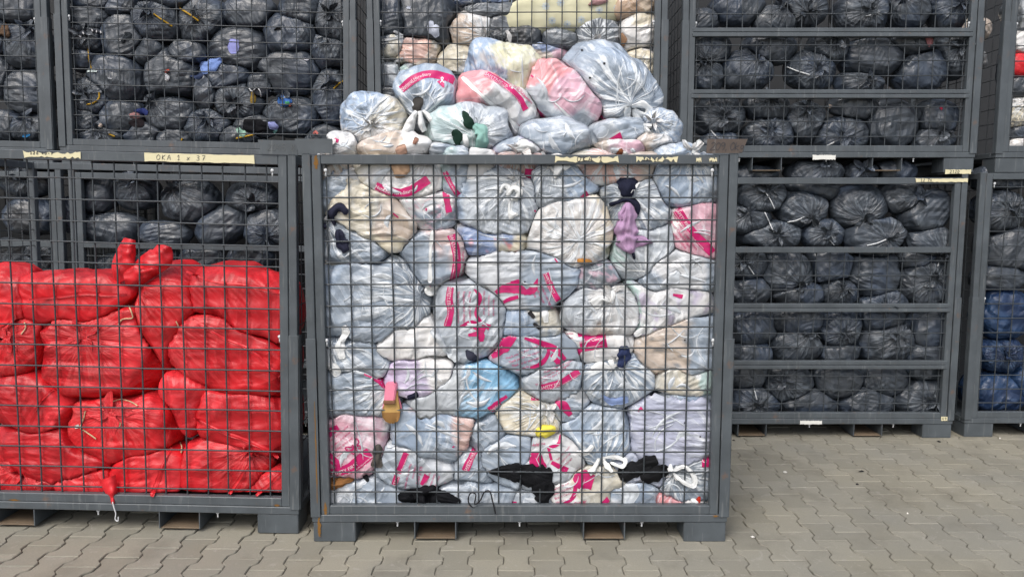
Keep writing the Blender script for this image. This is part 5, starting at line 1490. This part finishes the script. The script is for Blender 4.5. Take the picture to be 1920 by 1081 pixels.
# lower back cage F
wF0 = 'in the slot above the lower right cage'; wF1 = 'in the open top half of the lower right cage'; wF2 = 'on the single bar of the lower right cage'
wF3 = 'below the single bar, lower right cage'; wF4 = 'above the upper double bar, lower right cage'; wF5 = 'below the upper double bar, lower right cage'; wF6 = 'above the lower double bar, lower right cage'; wF7 = 'under the lower double bar, lower right cage'; wF8 = 'along the floor of the lower right cage'
FBG = table(1340, 280, 1.966, [
 (wF0, [(150, 95, 90, 40, None), (370, 85, 110, 50, (.4, .5)), (530, 85, 75, 40, (0, .2)), (660, 85, 85, 50, None)]),
 (wF1, [(176, 172, 96, 66, (.1, .25)), (360, 150, 110, 50, None), (690, 175, 90, 62, (.55, .0)), (322, 218, 102, 72, (.25, -.4)), (535, 212, 108, 90, (.0, -.45)), (785, 232, 108, 78, None, None, dict(rot=-15))]),
 (wF2, [(118, 258, 95, 60, (-.1, .3)), (212, 315, 124, 62, (.1, .0)), (400, 312, 84, 60, (0, .1)), (595, 318, 114, 80, (.35, -.15), None, dict(Y=-.03)), (802, 338, 110, 66, (.3, -.55), None, dict(Y=-.02))]),
 (wF3, [(118, 420, 76, 62, (-.3, .15)), (262, 455, 112, 90, (.45, -.4)), (430, 425, 104, 80, None), (592, 460, 104, 95, None, None, dict(lump=.8)), (745, 410, 90, 45, None), (782, 490, 114, 92, (.05, .15))]),
 (wF4, [(130, 520, 82, 60, None), (320, 535, 110, 48, None), (455, 530, 78, 56, (0, .3)), (625, 555, 110, 50, (-.1, -.3))]),
 (wF5, [(150, 655, 102, 80, None), (310, 630, 115, 60, None), (462, 655, 84, 76, (0, -.2)), (600, 620, 110, 50, None), (802, 665, 84, 90, None)]),
 (wF6, [(302, 720, 108, 72, (.4, .5)), (460, 745, 80, 50, None), (635, 708, 120, 90, (.25, .2)), (790, 752, 100, 58, None), (140, 755, 90, 50, None)]),
 (wF7, [(130, 830, 96, 60, None), (275, 862, 96, 84, (-.4, .2)), (450, 850, 96, 68, None), (625, 850, 104, 66, None), (780, 815, 90, 40, None)]),
 (wF8, [(150, 930, 96, 70, (.0, -.05)), (350, 932, 118, 72, None), (562, 932, 112, 76, None), (768, 920, 102, 90, (.05, .0))])], 'black bags in the lower right cage', zf=0.14, xl=(1.15, 3.07), gr=1.0, pp=2.05)
# far right lower cage G: blue below black
GB = table(1780, 520, 3.486, [
 ('in the far right lower cage', [(330, -440, 150, 130, (.2, .0), 'black bag with a shiny crumpled neck in the far right lower cage'), (420, -180, 190, 150, None, 'plain black bag above the blue ones in the far right lower cage'), (330, 0, 160, 90, None, 'dark bag resting on the topmost blue bag'), (330, -640, 160, 100, None, 'topmost black bag in the far right lower cage')]),
 ('blue', [(370, 240, 165, 165, None, 'topmost blue bag in the far right lower cage', dict(mat='blue', pal='B B2 B', name='blue_bag')), (335, 500, 150, 120, (-.05, .05), 'blue bag with a gathered neck in the middle of the blue ones', dict(mat='blue', pal='B B2 B', name='blue_bag')),
  (330, 760, 190, 140, None, 'lowest blue bag on the floor of the far right cage', dict(mat='blue', pal='B B2', name='blue_bag')), (520, 700, 140, 140, None, 'blue bag cut by the picture edge above the lowest one', dict(mat='blue', pal='B B2', name='blue_bag'))])], 'bags in the far right lower cage', Yf=5.12 + .058, zf=0.14)
# upper left cage I
I1 = 'along the top edge of the upper left cage'; I2 = 'in the middle band of the upper left cage'; I3 = 'along the floor of the upper left cage'
IB = table(0, 0, 2.743, [
 (I1, [(460, 90, 105, 95, None), (490, 8, 120, 50, None), (640, 25, 115, 70, None), (800, 112, 125, 105, (-.1, .25), 'upper left cage bag whose neck is tied with a long yellow strap at the top'), (1045, 112, 135, 125, (-.1, .05), 'upper left cage bag with a yellow strap pointing up left from its knot'), (860, 5, 130, 45, None),
  (1280, 80, 145, 95, None), (1545, 48, 105, 85, None), (1715, 95, 95, 135, (0, .15))]),
 (I2, [(645, 195, 125, 135, None, 'big black bag with a torn grey flap near the top of the upper left cage'), (1495, 190, 155, 125, None, 'big black bag with a ragged tear near the right post of the upper left cage'), (462, 195, 100, 85, (0, .1), 'black bag with a striped cloth round its neck by the left post'),
  (1230, 252, 158, 110, None, 'black bag with a lilac label patch'), (760, 265, 100, 95, None), (980, 270, 110, 65, None), (440, 300, 80, 80, None), (590, 400, 158, 135, None, 'large black bag with a small white nick left of centre'),
  (872, 392, 165, 155, None, 'largest black bag with the red and white scrap'), (1160, 405, 138, 115, None, 'black bag with a blue cloth on its shoulder'), (1482, 370, 168, 118, None), (1692, 262, 105, 115, (0, .6))]),
 ('', [(1702, 500, 95, 155, (.1, .45), 'black bag with a deep gathered knot beside the right post'), (470, 505, 105, 105, (0, .1), 'black bag with a curved yellow strap'), (440, 612, 80, 80, None, 'black bag in the lower left corner below the curved yellow strap'),
  (630, 602, 128, 98, None, 'black bag with blue and pink clothes bursting out'), (885, 590, 135, 88, (-.6, .5), 'black bag with a crumpled lip under the largest one'), (1230, 525, 125, 95, (-.1, -.1), 'black bag behind the gold ornament'), (1502, 600, 158, 98, (-.3, .75), 'black bag below the bright blue crumpled scrap'),
  (1070, 650, 125, 88, (.1, .2), 'black bag left of the green checked scrap'), (1310, 655, 110, 60, None, 'black bag behind the black cloth and lilac scrap'), (1065, 470, 60, 90, None, 'narrow black bag between the two largest'), (1345, 440, 60, 60, None, 'small black bag above the gold ornament')]),
 (I3, [(520, 705, 130, 60, (.2, .3)), (750, 690, 140, 70, None), (905, 712, 100, 48, None), (1240, 700, 125, 55, None), (1660, 690, 115, 70, None)])], 'black bags in the upper left cage', zf=2.05, xl=(-3.03, -1.07))
HB = table(0, 0, 2.743, [('in the far left upper cage', [(90, 60, 120, 90, None), (130, 235, 125, 115, (.4, .5)), (10, 380, 95, 120, None), (140, 470, 120, 115, None), (30, 650, 90, 80, None), (150, 660, 120, 80, (.1, .4)), (20, 200, 60, 90, None)])], 'black bags in the far left upper cage', zf=2.06)
# lower cages glimpsed over the red sacks
DBG = table(0, 260, 3.18, [('on the shelf bar behind the red sacks', [(560, 330, 120, 110, None), (800, 310, 130, 110, (.3, .4), 'black bag with bright creases high behind the red sacks'), (1130, 380, 170, 130, (-.5, .5), 'black bag leaning aslant behind the red sacks'), (660, 540, 190, 100, None), (980, 570, 150, 80, None), (1320, 520, 170, 110, None, 'slate black bag with a dark slit behind the red sacks', dict(rot=-25)), (1500, 350, 150, 90, (.2, -.2)), (1600, 540, 150, 120, (.1, -.3), 'blue black bag by the right stile behind the red sacks'), (430, 450, 90, 110, None)]),
  ('under the shelf bar behind the red sacks', [(700, 760, 130, 80, None), (950, 720, 120, 70, None), (1200, 720, 130, 75, None), (1500, 710, 130, 70, None)])], 'black bags behind the red sacks')
CBG = table(0, 260, 3.18, [('', [(150, 260, 150, 90, (.2, .2), 'dark crumpled bag high in the lower cage at the left picture edge'), (170, 460, 160, 110, None, 'smooth slate bag in the lower cage at the left picture edge', dict(pal='Kb dk Kb')), (60, 680, 120, 80, None, 'lower grey bag at the left picture edge behind the red sacks', dict(pal='dk K2')), (240, 730, 100, 110, (.2, .3), 'grey bag with a white thread beside the pointed red sack', dict(pal='dk K2'))])], 'bags in the lower cage at the left picture edge')
# mixed bags of the upper middle cage J (film and black) and of the far right cage L
JB = table(580, 0, 2.667, [('', [
 (560, 110, 190, 175, None, 'huge black bag with white torn patches in the upper middle cage', dict(lump=.7)), (395, 90, 90, 120, None, 'black bag at the left stile of the upper middle cage'),
 (540, 270, 115, 85, None, 'beige cloth bag in the upper middle cage', dict(mat='film', pal='pe be cr pe', veil=.12, name='clear_bag')), (752, 312, 115, 75, None, 'cream cloth bag in the upper middle cage', dict(mat='film', pal='cr w cr', veil=.1, name='clear_bag')),
 (820, 150, 115, 95, (.5, -.35), 'pale bag with a dark half and a white neck in the upper middle cage', dict(mat='film', pal='be be w md', grad=0, veil=.15, name='clear_bag')), (945, 150, 70, 85, None, 'dark streaked bag behind the white neck in the upper middle cage', dict(mat='film', pal='dk md dk', veil=.1, name='clear_bag')),
 (900, 60, 140, 60, None, 'grey olive bag under the blue one in the upper middle cage', dict(mat='film', pal='md dk md', veil=.15, name='clear_bag')), (860, 5, 130, 35, None, 'blue cloth bag at the top of the upper middle cage', dict(mat='film', pal='B bl B2', veil=.15, name='clear_bag')),
 (1070, 190, 130, 70, None, 'dark grey bag under the flowered pillow', dict(pal='dk K2 dk')), (1250, 195, 90, 50, None, 'olive grey bag under the flowered pillow', dict(mat='film', pal='md cr md dk', veil=.2, name='clear_bag')),
 (1160, 265, 130, 55, None, 'multicoloured clear bag behind the heap', dict(mat='film', pal='be cr bl pk lg', veil=.25, name='clear_bag')), (1430, 175, 140, 100, (.0, -.3), 'grey bag with a white band and pleats below the pillow', dict(mat='film', pal='md md lg w', grad=90, veil=.3, name='clear_bag')),
 (1645, 155, 95, 100, None, 'white cloth bag by the right stile of the upper middle cage', dict(mat='film', pal='w w w cr', veil=.06, name='clear_bag')), (1655, 320, 85, 75, None, 'white bag below the white cloth bag by the right stile', dict(mat='film', pal='w w cr', veil=.08, name='clear_bag')),
 (420, 230, 75, 70, None, 'grey pleated bag by the left stile of the upper middle cage', dict(mat='film', pal='md lg cr dk', veil=.3, name='clear_bag')), (410, 390, 75, 75, None, 'royal blue bag by the left stile of the upper middle cage', dict(mat='film', pal='bl B md lg', grad=10, veil=.25, name='clear_bag')),
 (500, 380, 60, 60, None, 'grey bag with a lime scrap in the upper middle cage', dict(mat='film', pal='lg md mi', veil=.3, name='clear_bag')), (400, 470, 70, 40, None, 'red topped bag on the floor of the upper middle cage', dict(mat='film', pal='co md dk', veil=.15, name='clear_bag')), (1690, 420, 60, 60, None, 'tan bag on the floor by the right stile', dict(mat='film', pal='be br dk', veil=.15, name='clear_bag')),
 (1000, 350, 150, 90, None, 'grey bag hidden behind the heap at the left', dict(mat='film', pal='md lg dk', name='clear_bag')), (1400, 330, 150, 90, None, 'grey bag hidden behind the heap at the right', dict(mat='film', pal='md lg dk', name='clear_bag')), (650, 430, 130, 70, None, 'dark bag hidden behind the heap', {})])], 'bags in the upper middle cage', zf=2.0, xl=(-.92, 1.0))
LB = table(1230, 0, 2.783, [('', [
 (1900, 60, 70, 90, None, 'grey bag at the top of the far right upper cage', dict(mat='film', pal='md dk lg', veil=.2, name='clear_bag')), (1905, 230, 70, 70, None, 'white cloth bag above the red one in the far right upper cage', dict(mat='film', pal='w w lg', veil=.1, name='clear_bag')),
 (1890, 345, 80, 60, None, 'bright red cloth bag in the far right upper cage', dict(mat='red', pal='R R3', name='red_bag')), (1900, 460, 80, 65, None, 'dark bag under the red one in the far right upper cage', {}), (1885, 590, 75, 90, (.2, .6), 'bag of white cloth with black spots in the far right upper cage', dict(mat='film', pal='w cr w', pattern=('dk', 7, .2), veil=.05, name='clear_bag')),
 (1900, 700, 80, 60, None, 'dark bag above the white one in the far right upper cage', {}), (1890, 760, 80, 42, None, 'white bag on the floor of the far right upper cage', dict(mat='film', pal='w w', veil=.05, name='clear_bag')), (1980, 400, 90, 300, None, 'dark bag at the very edge of the far right upper cage', {})])], 'bags in the far right upper cage', Yf=5.12 + .058, zf=2.0)
for g in (KB, FBG, GB, IB, HB, DBG, CBG, JB, LB): build(g)
# what shows through the side mesh of the far right upper cage
def side_bag(px, py, rx, ry, pal, label, mat='film'):
    b = mk(px, py, rx, ry, label, Yf=-5.75, pal=pal, mat=mat, name='clear_bag' if mat == 'film' else 'black_bag', group='bags seen through the side of the far right cage', res=(26, 36), veil=.1, quilt=False)
    p = at(px, py, 5.75); s = m_per_px(py, 5.75)
    b.a = b.b = rx * s; b.c = ry * s; b.cen = np.array(p); b.cen[0] = 3.33 + b.a * 0.9; b.b = .16
    bag_shape(b, []); return b
for t in ((1852, 62, 30, 24, 'cr be', 'beige bag in the dark gap beside the far right upper cage'), (1852, 118, 30, 22, 'w cr lg', 'cream and white bag in the dark gap beside the far right upper cage')): side_bag(*t)

def p1(sc, x, y, ox=0, oy=0): return (ox + x / sc, oy + y / sc)
def strap(bags, pts, sc, ox, oy, mat, r=1.5, name='strap'):
    P = [p1(sc, x, y, ox, oy) for x, y in pts]
    h, d = hit(bags, *P[0])
    if h is None: h, d = hit(bags, *P[-1])
    if h is None: return
    string_on(bags, P, r, name, mat, h[3], .008)
for pts in ([(790, 72), (830, 100), (885, 136)], [(925, 44), (975, 75), (1022, 108)], [(455, 252), (458, 290), (468, 355)], [(446, 538), (480, 530), (508, 505), (510, 474)], [(1716, 456), (1745, 430), (1780, 410)], [(1215, 712), (1260, 702), (1308, 692)], [(930, 728), (938, 712)], [(560, 690), (590, 702)]):
    strap(IB, pts, 2.743, 0, 0, 'yellow_tie', 1.6)
for pts in ([(684, 350), (740, 372), (800, 390)], [(1212, 70), (1150, 74), (1095, 84)], [(285, 680), (320, 718)], [(860, 776), (930, 742)], [(1370, 775), (1440, 760)], [(1650, 5), (1630, 20)]):
    strap(KB, pts, 2.783, 1230, 0, 'white_tie', 1.1, 'cable_tie')
for pts in ([(185, 155), (205, 185), (220, 218)], [(270, 268), (300, 262), (330, 250)], [(185, 232), (200, 265), (218, 305)], [(562, 354), (600, 345), (632, 332)], [(425, 335), (440, 352)], [(545, 585), (580, 580)], [(125, 430), (145, 460)], [(822, 432), (830, 405)], [(145, 880), (155, 920)]):
    strap(FBG, pts, 1.966, 1340, 280, 'white_tie', 1.1, 'cable_tie')
def scrapc(bags, pts, w, sc, name, label, cat, c, bulge=.010, off=.006, ox=0, oy=0, seed=0, wr=.006, **k):
    ws = [x / sc for x in (w if hasattr(w, '__len__') else [w, w])]
    return drape(bags, [p1(sc, x, y, ox, oy) for x, y in pts], ws, name, label, cat, c, bulge, off, seed=seed, wr=wr, step=2.2, **k)
s_ = 2.743
scrapc(IB, [(1205, 200), (1200, 238), (1202, 276)], [48, 62, 44], s_, 'lilac_patch', 'lilac patch on a black bag in the upper left cage', 'label', (160, 164, 226), .002, .004, seed=1, wr=.002)
scrapc(IB, [(1030, 352), (1080, 340), (1140, 305)], [44, 66, 30], s_, 'blue_cloth', 'light blue cloth on the shoulder of a black bag', 'garment', (124, 150, 208), seed=2)
scrapc(IB, [(975, 392), (1015, 395), (1040, 378)], [12, 24, 20], s_, 'navy_cloth', 'dark navy cloth tip below the light blue cloth', 'garment', (50, 62, 92), seed=3)
scrapc(IB, [(856, 358), (862, 372)], [30, 28], s_, 'red_scrap', 'red half of the scrap on the largest black bag', 'scrap', (176, 78, 62), seed=4)
scrapc(IB, [(848, 378), (858, 400), (864, 416)], [16, 28, 16], s_, 'white_scrap', 'white half of the scrap on the largest black bag', 'scrap', (226, 226, 230), seed=5)
scrapc(IB, [(690, 570), (735, 572), (760, 584)], [14, 34, 20], s_, 'blue_cloth', 'dark blue cloth bursting from a black bag', 'garment', (46, 58, 112), seed=6)
scrapc(IB, [(664, 596), (690, 592), (720, 602)], [20, 36, 20], s_, 'pink_cloth', 'dusty pink cloth bursting from a black bag', 'garment', (150, 112, 112), seed=7)
scrapc(IB, [(660, 632), (700, 632), (742, 630)], [16, 46, 30], s_, 'black_print_cloth', 'black printed cloth under the dusty pink cloth', 'garment', (34, 28, 32), seed=8)
scrapc(IB, [(1296, 470), (1302, 500), (1300, 534)], [10, 38, 16], s_, 'gold_ornament', 'gold drop ornament caught in the mesh of the upper left cage', 'ornament', (150, 124, 58), .016, .008, seed=9, wr=.001)
strap(IB, [(1280, 452), (1296, 470), (1320, 452), (1338, 470), (1344, 500)], s_, 0, 0, 'white_tie', 1.2, 'wire_loop')
scrapc(IB, [(1432, 500), (1462, 518), (1500, 530)], [40, 66, 36], s_, 'blue_print_scrap', 'bright blue and green crumpled scrap in the upper left cage', 'scrap', (62, 104, 168), .02, .01, seed=10, wr=.012)
scrapc(IB, [(1440, 506), (1470, 502)], [10, 16], s_, 'white_scrap', 'white fold on top of the bright blue crumpled scrap', 'scrap', (196, 206, 216), .012, .034, seed=11)
scrapc(IB, [(1465, 528), (1490, 524)], [14, 20], s_, 'green_scrap', 'green fold in the bright blue crumpled scrap', 'scrap', (66, 142, 96), .01, .034, seed=12)
scrapc(IB, [(1485, 544), (1500, 536)], [12, 12], s_, 'red_scrap', 'rust red edge of the bright blue crumpled scrap', 'scrap', (176, 84, 62), .008, .03, seed=13)
scrapc(IB, [(1250, 640), (1310, 645), (1380, 655)], [50, 84, 60], s_, 'black_cloth', 'black cloth between the checked and the lilac scraps', 'garment', (18, 19, 24), seed=14)
scrapc(IB, [(1376, 630), (1400, 645), (1430, 660)], [14, 36, 20], s_, 'lilac_scrap', 'lilac scrap right of the black cloth', 'garment', (158, 166, 220), .01, .014, seed=15)
scrapc(IB, [(1420, 664), (1408, 684)], [18, 16], s_, 'mint_scrap', 'mint tip below the lilac scrap', 'garment', (140, 196, 190), .006, .012, seed=16)
scrapc(IB, [(1220, 656), (1240, 684), (1262, 690)], [20, 36, 30], s_, 'green_check_scrap', 'pale green checked scrap left of the black cloth', 'garment', (158, 196, 178), .008, .010, seed=17)
striped = scrapc(IB, [(400, 186), (420, 168), (460, 156), (500, 158), (528, 172)], [20, 20, 16, 16, 18], s_, 'striped_cloth', 'black and white striped cloth round a black bag neck', 'garment', (86, 90, 98), .008, .010, seed=18)
for x, y, x2, y2 in ((404, 182, 416, 190), (424, 164, 432, 176), (448, 154, 452, 166), (472, 150, 476, 162), (496, 152, 496, 166), (514, 158, 520, 170)):
    drape(IB, [p1(s_, x, y), p1(s_, x2, y2)], [6 / s_, 6 / s_], 'stripe', None, None, (222, 222, 226), .002, .022, parent=Host(striped), seed=x, wr=0, step=2.2)
scrapc(IB, [(448, 365), (472, 364), (498, 367)], [12, 13, 9], s_, 'white_tag', 'white paper tag at the end of a yellow strap', 'label', (206, 220, 220), .001, .008, seed=19)
scrapc(IB, [(500, 638), (514, 642), (526, 652)], [12, 22, 10], s_, 'cream_scrap', 'cream scrap low beside the left post of the upper left cage', 'scrap', (206, 190, 178), seed=20)
scrapc(IB, [(1612, 688), (1622, 676), (1634, 688)], [10, 16, 8], s_, 'coral_scrap', 'coral scrap above the steel plate', 'scrap', (226, 132, 124), seed=21)
scrapc(IB, [(552, 400), (574, 404)], [5, 6], s_, 'white_nick', 'small white star shaped nick in a black bag', 'scrap', (214, 218, 224), .001, .003, seed=22, wr=0)
scrapc(IB, [(640, 168), (662, 180), (640, 196), (628, 222)], [8, 36, 20, 14], s_, 'grey_flap', 'torn dark grey flap on a black bag in the upper left cage', 'scrap', (40, 46, 52), .004, .008, seed=23)
scrapc(IB, [(1410, 156), (1430, 146), (1448, 152)], [6, 16, 6], s_, 'dark_tear', 'ragged tear in a black bag near the right post', 'tear', (14, 14, 16), .001, .003, seed=24)
scrapc(IB, [(1560, 300), (1580, 306), (1590, 300)], [10, 14, 6], s_, 'white_scrap', 'tiny white scrap near the right post of the upper left cage', 'scrap', (206, 206, 214), .003, .004, seed=25)
scrapc(HB, [(114, 700), (132, 700), (154, 692)], [10, 16, 8], s_, 'blue_scrap', 'bright blue scrap on the floor of the far left upper cage', 'scrap', (62, 142, 204), seed=26)
scrapc(HB, [(0, 150), (20, 160), (46, 190)], [60, 70, 30], s_, 'brown_cloth', 'brown cloth at the left picture edge in the upper cage', 'garment', (98, 78, 62), .02, .01, seed=27)
scrapc(KB, [(1408, 200), (1430, 212), (1424, 244)], [12, 44, 8], 2.783, 'pink_scrap', 'dusty pink scrap under the upper double bar', 'scrap', (166, 112, 116), seed=28, ox=1230)
scrapc(KB, [(1482, 560), (1494, 570)], [10, 16], 2.783, 'pink_scrap', 'bright pink spot on a black bag in the upper right cage', 'scrap', (196, 62, 92), .004, .004, seed=29, ox=1230)
scrapc(KB, [(902, 546), (914, 562)], [14, 20], 2.783, 'cream_scrap', 'cream scrap between black bags in the upper right cage', 'scrap', (176, 160, 148), seed=30, ox=1230)
# torn white paper on the huge black bag of J, pillow, odd pieces
sj = 2.667
scrapc(JB, [(612, 104), (608, 130), (622, 150), (640, 186)], [18, 40, 56, 30], sj, 'white_scrap', 'ragged white torn patch on the huge black bag', 'scrap', (214, 220, 236), .004, .005, ox=580, seed=31)
scrapc(JB, [(486, 36), (506, 40)], [14, 16], sj, 'white_scrap', 'small white patch high on the huge black bag', 'scrap', (214, 220, 236), .003, .005, ox=580, seed=32)
scrapc(JB, [(420, 156), (440, 164), (470, 178)], [10, 18, 6], sj, 'white_scrap', 'thin white film tail beside the left stile of the upper middle cage', 'scrap', (210, 214, 220), .003, .006, ox=580, seed=33)
scrapc(JB, [(362, 200), (400, 196), (470, 184)], [10, 16, 8], sj, 'white_scrap', 'white folds above the grey pleated bag', 'scrap', (206, 208, 210), .005, .008, ox=580, seed=34)
scrapc(JB, [(470, 350), (490, 370), (478, 400)], [20, 42, 22], sj, 'lime_scrap', 'lime green scrap above the banded bag of the heap', 'scrap', (184, 216, 146), .006, .008, ox=580, seed=35)
scrapc(JB, [(420, 420), (450, 418), (470, 410)], [16, 26, 12], sj, 'sky_scrap', 'sky blue cloth left of the banded bag of the heap', 'garment', (104, 168, 212), .006, .008, ox=580, seed=36)
scrapc(JB, [(425, 310), (450, 300), (470, 292)], [12, 18, 14], sj, 'white_scrap', 'white paper strip below the beige cloth bag', 'scrap', (218, 220, 222), .003, .008, ox=580, seed=37)
scrapc(JB, [(860, 195), (890, 205), (915, 215)], [12, 26, 14], sj, 'white_scrap', 'white film neck of the pale bag in the upper middle cage', 'scrap', (222, 224, 224), .006, .008, ox=580, seed=38)
scrapc(JB, [(812, 222), (860, 228), (900, 226)], [12, 18, 14], sj, 'cream_cloth', 'cream cloth under the white film neck', 'garment', (206, 200, 188), .006, .008, ox=580, seed=39)
scrapc(JB, [(985, 150), (1000, 180), (1005, 230)], [14, 22, 10], sj, 'white_scrap', 'white ragged edge right of the streaked dark bag', 'scrap', (206, 206, 206), .004, .006, ox=580, seed=40)
scrapc(JB, [(1560, 165), (1572, 200), (1566, 235)], [14, 30, 16], sj, 'tan_cloth', 'tan cloth strip left of the white cloth bag', 'garment', (176, 140, 112), .006, .006, ox=580, seed=41)
pil = mk(580 + 1250 / sj, 70 / sj, 300 / sj, 92 / sj, 'long yellow pillow with pale daisies in the upper middle cage', rot=-6, Yf=YK, Y=-.01, pal='gn ly ly ly ly', grad=0, mat='film', veil=0.0, name='flowered_pillow', group=None, cat='pillow', res=(40, 60), quilt=False, lump=.9, depth=.13, kn=None)
pil.group = None
bag_shape(pil, [])
pil.o.data.materials.clear(); 
m, n, l, b_ = new_mat('pillow_cotton')
l.new(nd(n, 'ShaderNodeAttribute', attribute_name='Col').outputs['Color'], b_.inputs['Base Color']); b_.inputs['Roughness'].default_value = .85
pil.o.data.materials.append(m)
def daisy(x, y, r):
    for k in range(8):
        a = k * math.pi / 4
        band(pil, [(580 + (x + math.cos(a) * r * .35) / sj, (y + math.sin(a) * r * .35) / sj), (580 + (x + math.cos(a) * r) / sj, (y + math.sin(a) * r) / sj)], [r * .3 / sj, r * .5 / sj], 'printed_petal', cloth_mat((206, 214, 214)))
    band(pil, [(580 + (x - r * .25) / sj, y / sj), (580 + (x + r * .25) / sj, y / sj)], r * .5 / sj, 'printed_petal', cloth_mat((168, 186, 206)), off=.004)
for x, y in ((1182, 32), (1256, 14), (1214, 104), (1290, 122), (1360, 100), (1540, 40), (1450, 52)): daisy(x, y, 19)
scrapc([pil], [(1395, 26), (1430, 10), (1490, -10)], [8, 34, 40], sj, 'pink_cloth', 'dusty pink cloth on top of the flowered pillow', 'garment', (190, 150, 150), .01, .01, ox=580, seed=42)
pil2 = mk(580 + 1640 / sj, 25 / sj, 120 / sj, 55 / sj, 'ochre cloth bundle beside the flowered pillow at the right stile', rot=-20, Yf=YK, pal='tan cr tan', mat='film', veil=.05, name='cloth_bundle', cat='bundle', group=None, res=(30, 44), quilt=False)
bag_shape(pil2, [pil])
# air holes in the big grey bag of the heap
for x, y in ((1091, 94), (1133, 119), (1106, 146)): band(A['t7'], [(x - 2, y), (x + 2, y)], 3.5, 'air_hole', M['cord'], .003)
for x, y, i in ((660, 598, 'c21'), (1313, 818, 'c45'), (1284, 792, 'c45'), (1284, 637, 'c33'), (1295, 488, 'c24'), (984, 528, 'c22'), (1212, 934, 'c59')): band(A[i], [(x - 1.5, y), (x + 1.5, y)], 2.6, 'air_hole', M['cord'], .003)
